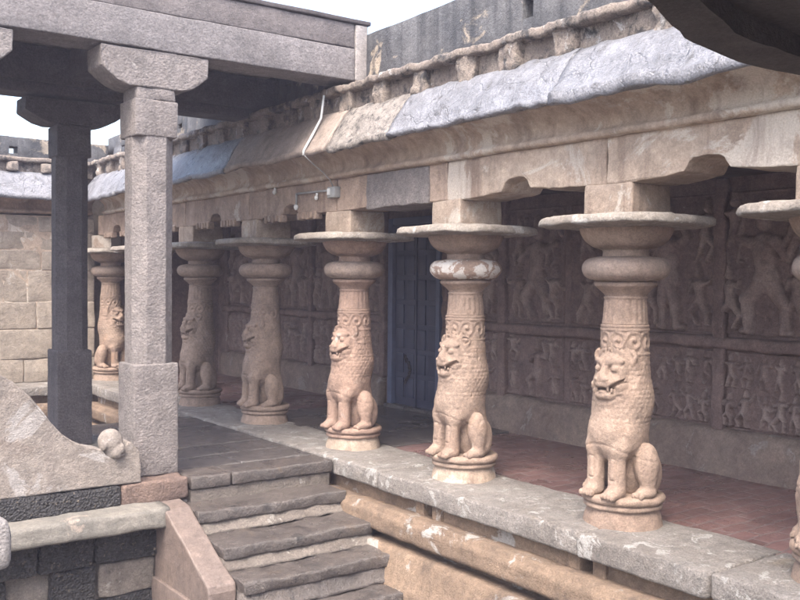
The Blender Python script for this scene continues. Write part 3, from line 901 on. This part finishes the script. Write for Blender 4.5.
# ------------------------------------------------------------------ carved back wall with the door
wall = thing("gallery_back_wall", "dark red back wall of the gallery covered in carved figure panels around a blue door", "wall", (6.75, 7.5, 0))
DY0, DY1, DZ = 8.30, 9.32, 2.30
mb = MB()
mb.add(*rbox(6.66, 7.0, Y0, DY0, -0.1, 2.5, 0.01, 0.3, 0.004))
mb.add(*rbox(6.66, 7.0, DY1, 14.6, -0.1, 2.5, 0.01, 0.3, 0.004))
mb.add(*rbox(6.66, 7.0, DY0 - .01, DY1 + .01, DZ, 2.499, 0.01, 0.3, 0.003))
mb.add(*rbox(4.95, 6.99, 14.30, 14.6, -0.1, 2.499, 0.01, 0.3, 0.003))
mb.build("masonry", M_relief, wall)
def dome(H, Sg, Zg, a, b, r0, r1, amp):
    a = np.array(a); b = np.array(b); ab = b - a
    L = max(ab @ ab, 1e-9)
    t = np.clip(((Sg - a[0]) * ab[0] + (Zg - a[1]) * ab[1]) / L, 0, 1)
    r = r0 + t * (r1 - r0)
    d2 = ((Sg - a[0] - t * ab[0]) ** 2 + (Zg - a[1] - t * ab[1]) ** 2) / r ** 2
    np.maximum(H, amp * np.sqrt(np.clip(1 - d2, 0, 1)), out=H)
def figure(H, Sg, Zg, cs, cz, h, r, amp):
    """a relief figure of height h, standing, dancing or seated, around (cs, cz = feet)"""
    j = lambda s: r.uniform(-s, s) * h
    lean = j(.05)
    hip = (cs + j(.03), cz + h * r.uniform(.36, .46))
    chest = (hip[0] + lean, hip[1] + h * .24)
    head = (chest[0] + lean * .5 + j(.02), chest[1] + h * .17)
    dome(H, Sg, Zg, hip, hip, .115 * h, .115 * h, amp)
    dome(H, Sg, Zg, hip, chest, .072 * h, .105 * h, amp * 1.05)
    dome(H, Sg, Zg, (chest[0] - .1 * h, chest[1] + .03 * h), (chest[0] + .1 * h, chest[1] + .03 * h), .05 * h, .05 * h, amp * .9)
    dome(H, Sg, Zg, head, (head[0], head[1] + .015 * h), .06 * h, .06 * h, amp * 1.2)
    dome(H, Sg, Zg, (head[0], head[1] + .05 * h), (head[0], head[1] + .16 * h), .058 * h, .022 * h, amp)
    for s in (-1, 1):
        kn = (hip[0] + s * h * r.uniform(.05, .20), cz + h * r.uniform(.18, .30))
        ft = (cs + s * h * r.uniform(.03, .15), cz + .02 * h)
        dome(H, Sg, Zg, hip, kn, .075 * h, .055 * h, amp)
        dome(H, Sg, Zg, kn, ft, .052 * h, .035 * h, amp * .85)
        dome(H, Sg, Zg, ft, (ft[0] + s * .05 * h, ft[1]), .03 * h, .025 * h, amp * .7)
        for q in range(r.choice((1, 1, 2))):
            el = (chest[0] + s * h * r.uniform(.15, .24), chest[1] + h * r.uniform(-.12, .10))
            hd = (el[0] + s * h * r.uniform(-.10, .12), el[1] + h * r.uniform(-.10, .22))
            dome(H, Sg, Zg, (chest[0] + s * .1 * h, chest[1] + .03 * h), el, .042 * h, .036 * h, amp * .85)
            dome(H, Sg, Zg, el, hd, .036 * h, .026 * h, amp * .8)
def panel(y0, y1, z0, z1, seed, rows, cell=0.011):
    r = random.Random(seed)
    ny = max(2, int((y1 - y0) / cell)); nz = max(2, int((z1 - z0) / cell))
    ys_ = np.linspace(y0, y1, ny); zs_ = np.linspace(z0, z1, nz)
    Yg, Zg = np.meshgrid(ys_, zs_, indexing='ij')
    H = np.zeros_like(Yg)
    W, T = y1 - y0, z1 - z0
    rh = T / rows
    for row in range(rows):
        zb = z0 + row * rh + 0.02
        if rows == 1:
            figure(H, Yg, Zg, (y0 + y1) / 2 + r.uniform(-.1, .1) * W, zb, rh * 0.92, r, 0.11)
            for s in (-1, 1):
                for q in range(2):
                    figure(H, Yg, Zg, (y0 + y1) / 2 + s * W * r.uniform(.27, .40), zb + q * rh * .46 + r.uniform(0, .05), rh * r.uniform(.42, .52), r, 0.08)
        else:
            nf = max(2, int(W / (rh * .46)))
            for q in range(nf):
                figure(H, Yg, Zg, y0 + W * (q + .5) / nf + r.uniform(-.03, .03), zb, rh * r.uniform(.82, .97), r, 0.08)
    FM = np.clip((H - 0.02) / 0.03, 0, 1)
    P3 = np.stack([np.zeros_like(Yg), Yg, Zg], -1).reshape(-1, 3)
    nz_ = (0.007 * vn(P3, 7, seed) + 0.005 * vn(P3, 18, seed + 1) + 0.003 * vn(P3, 45, seed + 2)).reshape(Yg.shape)
    ero = 0.72 + 0.38 * vn(P3, 3.5, seed + 3).reshape(Yg.shape)
    H = H * ero + nz_ + 0.012
    # raised border, closed back to the wall on every side
    bd = np.minimum(np.minimum(Yg - y0, y1 - Yg), np.minimum(Zg - z0, z1 - Zg))
    H = np.maximum(H, np.where(bd < 0.025, 0.022 + nz_, 0))
    H[0, :] = H[-1, :] = H[:, 0] = H[:, -1] = -0.02
    V = np.stack([6.665 - H, Yg, Zg], -1).reshape(-1, 3)
    ix = np.arange(ny * nz).reshape(ny, nz)
    F = np.stack([ix[:-1, :-1], ix[:-1, 1:], ix[1:, 1:], ix[1:, :-1]], -1).reshape(-1, 4).tolist()
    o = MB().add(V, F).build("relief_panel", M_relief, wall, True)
    at = o.data.attributes.new("plaster", 'FLOAT', 'POINT')  # holds the raised-figure mask that mixes in a paler tone
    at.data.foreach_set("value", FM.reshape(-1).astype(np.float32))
py = [2.9, 3.82, 4.62, 5.5, 6.35, 7.25, 8.20]
py2 = [9.45, 10.3, 11.2, 12.1, 13.0, 13.9]
pil_y = []
sd = 300
for L in (py, py2):
    for a, b in zip(L[:-1], L[1:]):
        far = a > 9
        panel(a + 0.035, b - 0.035, 1.13, 2.30, sd, 1 if sd % 3 else 2, 0.016 if far else 0.009)
        panel(a + 0.035, b - 0.035, 0.37, 1.00, sd + 50, 1 if sd % 4 == 0 else 2, 0.016 if far else 0.009)
        sd += 1
    pil_y += L
for i, y in enumerate(pil_y):
    if i in (1, 4, 8, 10):
        continue
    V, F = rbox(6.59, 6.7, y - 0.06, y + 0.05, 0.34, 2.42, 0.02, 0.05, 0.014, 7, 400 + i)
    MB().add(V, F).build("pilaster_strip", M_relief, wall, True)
led = [(6.7, 1.005), (6.60, 1.01), (6.572, 1.025), (6.568, 1.06), (6.575, 1.10), (6.60, 1.11), (6.7, 1.115)]
for a, b in ((1.5, DY0 - .1), (DY1 + .1, 14.0)):
    V, F = sweep(led, 'y', a, b, 0.05, 0.012, 7, 420, 0.03)
    MB().add(V, F).build("wall_ledge", M_relief, wall, True)
    ba = [(6.7, -0.05), (6.54, -0.05), (6.545, 0.10), (6.555, 0.26), (6.58, 0.33), (6.62, 0.36), (6.7, 0.365)]
    V, F = sweep(ba, 'y', a, b, 0.08, 0.010, 5, 430, 0.05)
    MB().add(V, F).build("wall_base", M_wallbase, wall, True)
# blue door
mb = MB()
mb.add(*rbox(6.60, 6.72, DY0, DY0 + 0.07, 0.0, DZ, 0.006, 0.5, 0)).add(*rbox(6.60, 6.72, DY1 - 0.09, DY1, 0.0, DZ, 0.006, 0.5, 0)).add(*rbox(6.602, 6.718, DY0 + .07, DY1 - .09, DZ - 0.08, DZ, 0.006, 0.5, 0))
door = MB().add(*rbox(6.66, 6.70, DY0 + 0.07, DY1 - 0.09, 0.02, DZ - 0.08, 0.003, 0.5, 0)).build("door", M_navy, wall, True)
door["label"] = "navy blue panelled door with a chain"
mb.build("door_frame", M_blue, door, True)
a, b = DY0 + 0.07, DY1 - 0.09
W = (b - a) / 4
for c in range(4):
    for r_ in range(7):
        z = 0.10 + r_ * 0.296
        V, F = rbox(6.642, 6.668, a + c * W + 0.035, a + (c + 1) * W - 0.035, z + 0.03, z + 0.265, 0.01, 0.5, 0)
        MB().add(V, F).build("door_panel", M_navy, door, True)
MB().add(*rbox(6.636, 6.662, (a + b) / 2 - 0.012, (a + b) / 2 + 0.012, 0.03, DZ - 0.1, 0.004, 0.5, 0)).build("meeting_stile", M_navy, door, True)
mb = MB()
for q in range(9):
    t = q / 8
    c = Vector((6.632, 8.99 - 0.10 * math.sin(t * 3.1), 0.62 - 0.30 * t))
    pts = [c + Vector((0.006 * math.sin(k), 0.018 * math.cos(k) + (0.01 if q % 2 else 0), 0.026 * math.sin(k))) for k in np.linspace(0, 2 * math.pi, 9)]
    mb.add(*tube(pts, 0.006, 6))
mb.build("chain", M_iron, door, True)
MB().add(*rbox(6.56, 6.74, DY0 - 0.02, DY1 + 0.02, -0.02, 0.035, 0.01, 0.2, 0.003)).build("threshold", M_flag, wall, True)

# ------------------------------------------------------------------ far side of the court
farw = thing("far_court_wall", "ochre sandstone block wall closing the far left end of the court under its own eave", "wall", (1.0, 14.4, GROUND))
FY = 14.15
mb = MB()
z = 0.0
hs = [0.34, 0.44, 0.40, 0.46, 0.30, 0.26, 0.24]
for i, hh in enumerate(hs):
    x = -4.0 + (0.25 if i % 2 else 0)
    while x < 4.5:
        w = rng.uniform(0.5, 1.0)
        V, F = rbox(x + .004, min(x + w, 4.55) - .004, FY + rng.uniform(-.012, .012), FY + 0.3, z + .004, z + hh - .004, 0.016, 0.16, 0.009, 4, 500 + i)
        mb.add(V, F)
        x += w
    z += hh
mb.build("ashlar_masonry", M_ashlar, farw, True)
MB().add(*rbox(-4, 4.52, FY + 0.012, FY + 0.27, -0.1, 2.45, 0.01, 0.3, 0.004)).build("mortar", M_lintel, farw, True)
MB().add(*rbox(-4, 4.9, FY + 0.28, FY + 0.8, -0.2, 3.3, 0.01, 0.5, 0)).build("wall_core", M_ashlar, farw)
flip = lambda poly, off: [(p[0] + off, p[1]) for p in poly]
OFF = FY - 4.56
V, F = sweep(flip(lip, OFF + .02), 'x', -4, 4.5, 0.12, 0.007, 3.5, 541, 0.04)
MB().add(V, F).build("fascia", M_tan, farw, True)
V, F = sweep(flip(eave_poly(), OFF), 'x', -4, 4.3, 0.09, 0.010, 5, 542, 0.05)
MB().add(V, F).build("eave", M_eavewet, farw, True)
MB().add(*rbox(-4, 4.5, FY - 0.06, FY + 0.5, 3.03, 3.24, 0.01, 0.2, 0.004, 4, 543)).build("frieze_course", M_frieze, farw, True)
V, F = sweep(flip(fil, OFF), 'x', -4, 4.5, 0.09, 0.011, 6, 544, 0.04)
MB().add(V, F).build("frieze_fillet", M_frieze, farw, True)
x = -3.8
q = 0
while x < 4.3:
    V, F = rbox(x, x + rng.uniform(.15, .22), FY - 0.16, FY, 3.06, 3.2, 0.045, 0.05, 0.014, 9, 560 + q)
    MB().add(V, F).build("frieze_block", M_frieze, farw, True)
    x += 0.47; q += 1
mb = MB()
mb.add(*rbox(-4, 3.30, FY - 0.07, FY + 0.22, 3.26, 3.56, 0.008, 0.2, 0.006, 3, 570)).add(*rbox(3.42, 4.85, FY - 0.07, FY + 0.22, 3.26, 3.56, 0.008, 0.2, 0.006, 3, 571))
mb.add(*rbox(3.28, 3.44, FY - 0.068, FY + 0.218, 3.26, 3.32, 0.004, 0.2, 0, 3, 570)).add(*rbox(3.28, 3.44, FY - 0.068, FY + 0.218, 3.42, 3.559, 0.004, 0.2, 0, 3, 571))
mb.build("parapet", M_parapet, farw, True)
V, F = rbox(-4, 4.6, FY - 0.62, FY + 0.1, -0.14, -0.005, 0.02, 0.12, 0.008, 5, 580)
MB().add(V, F).build("ledge_slab", M_slab, farw, True)
V, F = rbox(-4, 4.5, FY - 0.46, FY + 0.1, GROUND - .1, -0.13, 0.02, 0.2, 0.008, 5, 581)
MB().add(V, F).build("plinth", M_plinth, farw, True)
V, F = sweep(flip(upper, FY - 0.46 - 4.42), 'x', -4, 4.2, 0.1, 0.008, 4, 582, 0.04)
MB().add(V, F).build("plinth_moulding", M_plinth, farw, True)

# ------------------------------------------------------------------ pavilion floor, landing and stairs
PX1 = 2.93
pf = thing("pavilion_plinth", "dark granite block plinth with a greenish plaster ledge, below the curled balustrade", "plinth", (1.2, 8.3, GROUND))
V, F = rbox(-3, PX1 - .02, 7.02, 10.4, -0.35, -0.002, 0.012, 0.2, 0.004, 4, 600)
MB().add(V, F).build("floor_slab", M_ledge, pf, True)
def course(y, z0, z1, cuts, mats, seed, depth=0.35):
    for i in range(len(cuts) - 1):
        V, F = rbox(cuts[i] + .006, cuts[i + 1] - .006, y + rng.uniform(-.01, .01), y + depth, z0, z1, 0.022, 0.045, 0.011, 9, seed + i)
        MB().add(V, F).build("granite_block", mats[i], pf, True)
course(6.80, -0.175, 0.0, [-1.2, 0.2, 1.1, 2.385, PX1], [M_black, M_black, M_black, M_pinkblock], 610)
led2 = [(7.1, -0.15), (6.82, -0.15), (6.61, -0.165), (6.59, -0.172), (6.575, -0.29), (6.585, -0.305), (6.82, -0.315), (7.1, -0.315)]
V, F = sweep(led2, 'x', -1.4, 2.68, 0.07, 0.007, 5, 620, 0.03)
MB().add(V, F).build("plaster_ledge", M_ledge, pf, True)
course(6.76, -0.56, -0.32, [-1.2, 0.3, 1.15, 1.78, 2.18, 2.66], [M_black] * 5, 630)
course(6.80, -0.83, -0.57, [-1.2, 0.2, 0.9, 1.58], [M_black] * 3, 640)
course(6.80, -0.83, -0.57, [1.86, 2.2], [M_black], 645)
course(6.80, -0.83, -0.57, [2.21, 2.66], [M_mortar], 647)
course(6.78, -1.12, -0.84, [-1.2, 0.1, 0.8, 1.58], [M_black] * 3, 650)
course(6.78, -1.12, -0.84, [1.86, 2.66], [M_black], 655)
MB().add(*rbox(-3, PX1 - .03, 7.12, 10.38, GROUND - .1, -0.36, 0.01, 0.4, 0)).build("core", M_black, pf)
MB().add(*rbox(-3, PX1 - .03, 6.86, 7.1, GROUND - .1, -0.18, 0.01, 0.2, 0.004)).build("backing", M_mortar, pf)
MB().add(*rbox(2.66, PX1, 6.84, 7.2, GROUND - .1, -0.19, 0.01, 0.1, 0.006)).build("stair_cheek", M_mortar, pf, True)

st = thing("stone_staircase", "worn wet stone steps with dark landing rising to the gallery between two plinths", "staircase", (3.5, 6.2, GROUND))
SX0, SX1 = 2.86, 4.16
# landing flags
ly = [6.815, 7.16, 7.62, 8.1, 8.6, 9.15, 9.9]
for i in range(len(ly) - 1):
    xs_ = [2.945, 3.55 + 0.25 * ((i * 7) % 3 - 1), SLAB_X - 0.008]
    for q in range(2):
        V, F = rbox(xs_[q] + .004, xs_[q + 1] - .004, ly[i] + (.0 if i == 0 else .004), ly[i + 1] - .004, -0.115, -0.012 - 0.004 * ((i + q) % 2), 0.016, 0.06, 0.006, 6, 700 + i * 2 + q)
        MB().add(V, F).build("landing_flag", M_flag if i else M_step, st, True)
MB().add(*rbox(2.95, 4.25, 6.835, 9.88, GROUND - .1, -0.117, 0.012, 0.06, 0.010, 7, 720)).build("landing_base", M_mortar, st, True)
steps = [(6.48, -0.205), (6.04, -0.368), (5.705, -0.530), (5.40, -0.725), (5.06, -0.90)]
backs = [6.90, 6.54, 6.10, 5.77, 5.46]
for i, ((y, z), bk) in enumerate(zip(steps, backs)):
    V, F = rbox(SX0 + (0.0 if i < 3 else 0.0), SX1 + (0.02, 0.0, 0.0, -0.03, -0.06)[i], y, bk, z - 0.095, z, 0.018, 0.045, 0.010, 8, 740 + i)
    V = np.array(V)
    # hollow worn by feet
    V[:, 2] -= 0.012 * np.exp(-((V[:, 0] - 3.45) / 0.35) ** 2) * (V[:, 2] > z - 0.05)
    MB().add(V, F).build("step", M_step, st, True)
    zn = steps[i + 1][1] if i < 4 else GROUND
    V, F = sweep([(y + 0.03, z - 0.08), (y + 0.018, z - 0.098), (y - 0.012, zn + 0.03), (y - 0.05, zn - 0.004), (bk - .02, zn - 0.03), (bk - .02, z - 0.08)], 'x', SX0, SX1 - 0.01, 0.045, 0.010, 9, 760 + i, 0.04)
    MB().add(V, F).build("riser", M_mortar if i != 2 else M_step, st, True)

sg = thing("stair_kerb", "smooth brown sloping stone kerb at the left side of the steps", "stair kerb", (2.75, 6.3, GROUND))
po = [(6.80, -0.155), (6.60, -0.18), (6.53, -0.215), (5.83, -0.555), (5.815, -0.60), (5.815, GROUND - .05), (6.80, GROUND - .05)]
V, F = sweep(po, 'x', 2.645, 2.85, 0.07, 0.004, 5, 780, 0.05)
MB().add(V, F).build("sloping_slab", M_stringer, sg, False, 0.012)
V, F = rbox(2.615, 2.652, 5.80, 6.78, GROUND - .05, -0.72, 0.012, 0.1, 0.005, 5, 781)
MB().add(V, F).build("foot_moulding", M_stringer, sg, True)

# ------------------------------------------------------------------ curled balustrade
bal = thing("curled_balustrade", "cream plastered balustrade sweeping down to a curled end with a small carved head", "balustrade", (2.0, 6.9, 0))
top = [(0.9, 1.16), (1.2, 1.05), (1.40, 0.95), (1.538, 0.874), (1.637, 0.805), (1.738, 0.712), (1.80, 0.628), (1.875, 0.520), (1.96, 0.425), (2.052, 0.352), (2.13, 0.312), (2.20, 0.296), (2.25, 0.28), (2.28, 0.235), (2.33, 0.205), (2.375, 0.215), (2.40, 0.25), (2.42, 0.285), (2.445, 0.315), (2.465, 0.318), (2.505, 0.27), (2.535, 0.235), (2.545, 0.12), (2.545, 0.003), (0.9, 0.003)]
Vn, Fn = sweep(top, 'x', 6.815, 7.0, 0.06, 0, pcell=0.04)
Vn = np.stack([Vn[:, 1], Vn[:, 0], Vn[:, 2]], -1)
Vn = roughen(Vn, 0.005, 5, 800)
MB().add(Vn, [q[::-1] for q in Fn]).build("sweeping_body", M_snail, bal, False, 0.016)
# carved head in the curl
hx, hy, hz = 2.325, 6.87, 0.25
mb = MB()
def uv_ell(c, r, n=28, m=18, seed=0, rough=0.004):
    V, F = [], []
    for i in range(m + 1):
        a = math.pi * i / m
        for k in range(n):
            b_ = 2 * math.pi * k / n
            V.append((c[0] + r[0] * math.sin(a) * math.cos(b_), c[1] + r[1] * math.sin(a) * math.sin(b_), c[2] + r[2] * math.cos(a)))
    for i in range(m):
        for k in range(n):
            k2 = (k + 1) % n
            F.append((i * n + k, (i + 1) * n + k, (i + 1) * n + k2, i * n + k2))
    return roughen(np.array(V), rough, 12, seed), F
def small_head():
    h = 0.0065
    xs = np.arange(-0.12, 0.12, h, np.float32); ys = np.arange(-0.14, 0.13, h, np.float32); zs = np.arange(-0.14, 0.16, h, np.float32)
    X, Y, Z = np.meshgrid(xs, ys, zs, indexing='ij')
    P = np.stack([X, Y, Z], -1); A = np.stack([np.abs(X), Y, Z], -1)
    d = prim_ell(P, (0, 0, 0.025), (0.082, 0.09, 0.098))
    d = smin(d, prim_ell(P, (0, -0.06, -0.045), (0.062, 0.05, 0.05)), 0.02)
    d = smin(d, prim_ell(P, (0, -0.092, -0.008), (0.018, 0.022, 0.032)), 0.012)
    d = smax(d, -prim_ell(A, (0.034, -0.1, 0.022), (0.02, 0.022, 0.012)), 0.008)
    d = smax(d, -prim_ell(P, (0, -0.112, -0.052), (0.032, 0.02, 0.006)), 0.005)
    d = smin(d, prim_ell(A, (0.085, 0.0, 0.01), (0.016, 0.026, 0.034)), 0.01)
    d = smin(d, prim_cap(P, (0, 0, -0.05), (0, 0.02, -0.14), 0.055, 0.06), 0.02)
    d = d + (0.004 * vn(P.reshape(-1, 3), 18, 3)).reshape(d.shape)
    return surface_nets(d.astype(np.float64), (xs[0], ys[0], zs[0]), h)
V, F = small_head()
c, s = math.cos(R(40)), math.sin(R(40))
V = 1.04 * np.stack([V[:, 0] * c - V[:, 1] * s, V[:, 0] * s + V[:, 1] * c, V[:, 2]], -1) + np.array((hx, hy, hz + 0.045))
mb.add(V, F)
mb.build("carved_head", M_snail, bal, True)

# ------------------------------------------------------------------ pavilion posts
def octa(cx, cy, hw, ch):
    c = hw - ch
    return [(cx + a, cy + b) for a, b in ((hw, c), (c, hw), (-c, hw), (-hw, c), (-hw, -c), (-c, -hw), (c, -hw), (hw, -c))]
def post(label, x, y, mat, tiers, cap_mat, inner=True, w=1.0):
    t = thing("granite_post", label, "post", (x, y, 0), "granite posts of the pavilion")
    hw = 0.182 * w
    MB().add(*rbox(x - hw, x + hw, y - hw, y + hw, 0.0, 0.88, 0.014, 0.07, 0.004, 7, 850)).build("base_block", mat, t, True)
    V, F = sweep(octa(x, y, 0.166 * w, 0.088 * w), 'z', 0.87, 2.70, 0.12, 0.003, 6, 851, 0.05)
    MB().add(V, F).build("octagonal_shaft", mat, t, False, 0.006)
    MB().add(*rbox(x - .174 * w, x + .174 * w, y - .174 * w, y + .174 * w, 2.66, 2.945, 0.012, 0.07, 0.004, 7, 852)).build("top_block", mat, t, True)
    MB().add(*rbox(x - .158 * w, x + .158 * w, y - .158 * w, y + .158 * w, 2.94, 3.045, 0.02, 0.05, 0.008, 9, 853)).build("cap", cap_mat, t, True)
    for ax in (('x', 'y') if inner else ('x',)):
        z0, z1, hl = tiers
        d = z1 - z0
        pr_ = [(-hl, z1), (-hl, z1 - d * .55), (-hl + .05, z1 - d * .70), (-hl + .13, z1 - d * .90), (-hl + .22, z0), (hl - .22, z0), (hl - .13, z1 - d * .90), (hl - .05, z1 - d * .70), (hl, z1 - d * .55), (hl, z1)]
        wd = 0.165 if ax == 'x' else 0.16
        if ax == 'x':
            V, F = sweep([(p[0], p[1]) for p in pr_], 'y', y - wd, y + wd, 0.07, 0.005, 7, 854, 0.05)
            V = np.array(V); V[:, 0] += x
        else:
            V, F = sweep([(p[0], p[1] + 0.003) for p in pr_], 'x', x - wd, x + wd, 0.07, 0.005, 7, 855, 0.05)
            V = np.array(V); V[:, 1] = y + np.maximum(V[:, 1], -0.16)
        MB().add(V, F).build("bracket", cap_mat, t, False, 0.01)
    return t
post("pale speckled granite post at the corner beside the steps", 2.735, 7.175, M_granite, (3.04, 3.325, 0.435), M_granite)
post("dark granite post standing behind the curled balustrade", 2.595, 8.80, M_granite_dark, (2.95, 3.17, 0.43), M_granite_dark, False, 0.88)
post("granite post cut off by the left edge, only its bracket end showing under the beam", 1.235, 7.175, M_granite, (3.04, 3.325, 0.435), M_granite)

# ------------------------------------------------------------------ pavilion roof
pr = thing("pavilion_roof", "flat granite roof of the pavilion with a long grey beam running into the gallery parapet", "pavilion", (1.8, 8.6, 3.33))
V, F = rbox(-3, 4.575, 7.0, 7.36, 3.335, 3.625, 0.012, 0.12, 0.005, 4, 900)
MB().add(V, F).build("front_beam", M_beam, pr, True)
V, F = rbox(4.582, 4.715, 6.995, 7.36, 3.34, 3.84, 0.012, 0.08, 0.006, 5, 901)
MB().add(V, F).build("plaster_joint", M_joint, pr, True)
V, F = rbox(-3, 4.575, 7.006, 10.4, 3.628, 3.842, 0.012, 0.16, 0.005, 4, 902)
MB().add(V, F).build("roof_slab", M_coping, pr, True)
V, F = rbox(-3, 4.74, 6.985, 10.4, 3.845, 3.885, 0.01, 0.2, 0.004, 4, 903)
MB().add(V, F).build("drip_course", M_soffit, pr, True)
V, F = rbox(-3, 4.69, 8.62, 8.98, 3.30, 3.62, 0.012, 0.2, 0.004, 4, 904)
MB().add(V, F).build("inner_beam", M_granite_dark, pr, True)
for x in (2.68, 1.235):
    V, F = rbox(x - .15, x + .15, 7.37, 8.61, 3.34, 3.62, 0.012, 0.2, 0.004, 4, 905)
    MB().add(V, F).build("cross_beam", M_granite_dark, pr, True)
V, F = rbox(-3, 4.36, 8.625, 8.975, 3.20, 3.298, 0.02, 0.2, 0.004, 4, 906)
MB().add(V, F).build("inner_beam", M_granite_dark, pr, True)

# ------------------------------------------------------------------ electrics on the fascia
el = thing("electric_conduit", "white cable pipe down the eave to a small grey switch box on the lintel", "conduit", (4.4, 7.2, 2.33))
MB().add(*tube([(4.37, 7.19, 3.21), (4.34, 7.19, 3.0), (4.25, 7.19, 2.84), (4.165, 7.19, 2.70), (4.160, 7.19, 2.655)], 0.011, 10)).build("pipe", M_pvc, el, True)
MB().add(*tube([(4.165, 7.19, 2.66), (4.25, 7.20, 2.60), (4.38, 7.21, 2.52), (4.46, 7.225, 2.46), (4.505, 7.23, 2.39)], 0.005, 8)).build("cable", M_greybox, el, True)
jb = MB().add(*rbox(4.47, 4.535, 7.16, 7.29, 2.30, 2.40, 0.008, 0.1, 0)).build("switch_box", M_greybox, el, True)
MB().add(*rbox(4.458, 4.475, 7.235, 7.275, 2.325, 2.385, 0.004, 0.1, 0)).build("switch", M_pvc, jb, True)
MB().add(*tube([(4.512, 7.285, 2.375), (4.512, 7.93, 2.385)], 0.010, 8)).add(*tube([(4.512, 7.93, 2.392), (4.512, 7.93, 2.27)], 0.010, 8)).build("side_pipe", M_greybox, el, True)
MB().add(*uv_ell((4.512, 7.93, 2.255), (.022, .022, .03), 16, 10)).build("lamp_holder", M_pvc, el, True)
for yy_, zz_, lab in ((8.34, 2.445, "small white bulb holder hanging on the lintel left of the pipe"), (7.52, 2.335, "small white fitting on the lintel beside the grey switch box")):
    t = thing("bulb_holder", lab, "bulb holder", (4.50, yy_, zz_), "small white electric fittings")
    MB().add(*tube([(4.50, yy_, zz_ + .03), (4.50, yy_, zz_)], 0.012, 10)).build("socket", M_pvc, t, True)
    MB().add(*uv_ell((4.495, yy_, zz_ - .016), (.02, .02, .024), 16, 10)).build("bulb", M_pvc, t, True)

# ------------------------------------------------------------------ shrine eave overhead (top right) and the coping block (bottom left)
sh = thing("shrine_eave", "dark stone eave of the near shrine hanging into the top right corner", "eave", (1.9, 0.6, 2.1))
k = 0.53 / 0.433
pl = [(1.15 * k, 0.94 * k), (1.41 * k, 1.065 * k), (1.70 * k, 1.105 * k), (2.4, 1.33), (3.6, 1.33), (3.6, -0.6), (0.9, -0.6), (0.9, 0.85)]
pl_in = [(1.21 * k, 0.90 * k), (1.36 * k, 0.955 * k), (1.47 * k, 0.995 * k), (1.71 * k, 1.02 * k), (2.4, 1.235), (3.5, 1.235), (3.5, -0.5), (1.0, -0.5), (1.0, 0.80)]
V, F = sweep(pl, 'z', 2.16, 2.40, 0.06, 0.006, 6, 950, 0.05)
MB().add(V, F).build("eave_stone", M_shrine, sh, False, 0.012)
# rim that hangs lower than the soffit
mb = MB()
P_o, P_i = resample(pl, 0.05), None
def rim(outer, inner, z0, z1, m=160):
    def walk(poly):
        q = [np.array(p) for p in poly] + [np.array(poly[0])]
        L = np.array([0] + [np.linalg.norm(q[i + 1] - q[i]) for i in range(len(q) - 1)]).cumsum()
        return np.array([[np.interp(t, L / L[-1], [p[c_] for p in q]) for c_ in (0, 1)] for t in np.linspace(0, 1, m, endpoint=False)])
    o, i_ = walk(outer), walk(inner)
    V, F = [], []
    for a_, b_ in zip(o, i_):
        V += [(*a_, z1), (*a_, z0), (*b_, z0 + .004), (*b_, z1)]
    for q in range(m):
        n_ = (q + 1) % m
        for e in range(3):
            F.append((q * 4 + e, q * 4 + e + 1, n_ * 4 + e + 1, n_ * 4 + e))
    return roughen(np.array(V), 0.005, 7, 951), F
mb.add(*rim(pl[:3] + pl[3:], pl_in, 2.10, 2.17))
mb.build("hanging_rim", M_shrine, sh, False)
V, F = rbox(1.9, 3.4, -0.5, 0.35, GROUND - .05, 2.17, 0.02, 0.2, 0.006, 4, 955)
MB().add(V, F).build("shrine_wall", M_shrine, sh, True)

cb = thing("coping_block", "pale pitted coping stone jutting in at the left edge above the dark plinth", "coping stone", (0.8, 5.0, GROUND))
V, F = rbox(0.55, 1.178, 4.98, 5.45, 0.055, 0.315, 0.04, 0.05, 0.010, 8, 960)
MB().add(V, F).build("coping_stone", M_whitestone, cb, True)
V, F = rbox(0.6, 1.02, 5.04, 5.40, GROUND - .05, 0.06, 0.02, 0.1, 0.008, 8, 961)
MB().add(V, F).build("pier", M_black, cb, True)


# ------------------------------------------------------------------ thin rain mist, added and tinted mauve to lift the dark tones
hz = bpy.data.materials.new("shadow_lift_mist")
hz.use_nodes = True
ht = hz.node_tree
ht.nodes.remove(ht.nodes["Principled BSDF"])
vol = ht.nodes.new("ShaderNodeVolumePrincipled")
vol.inputs["Color"].default_value = (0.86, 0.82, 1.0, 1)
vol.inputs["Density"].default_value = 0.0035
vol.inputs["Anisotropy"].default_value = 0.2
ht.links.new(vol.outputs[0], ht.nodes["Material Output"].inputs["Volume"])
V, F = rbox(-70, 70, -70, 90, GROUND - 1.2, 5.5, 0.0, 500, 0)
haze = MB().add(V, F).build("haze", hz)
haze["kind"] = "stuff"
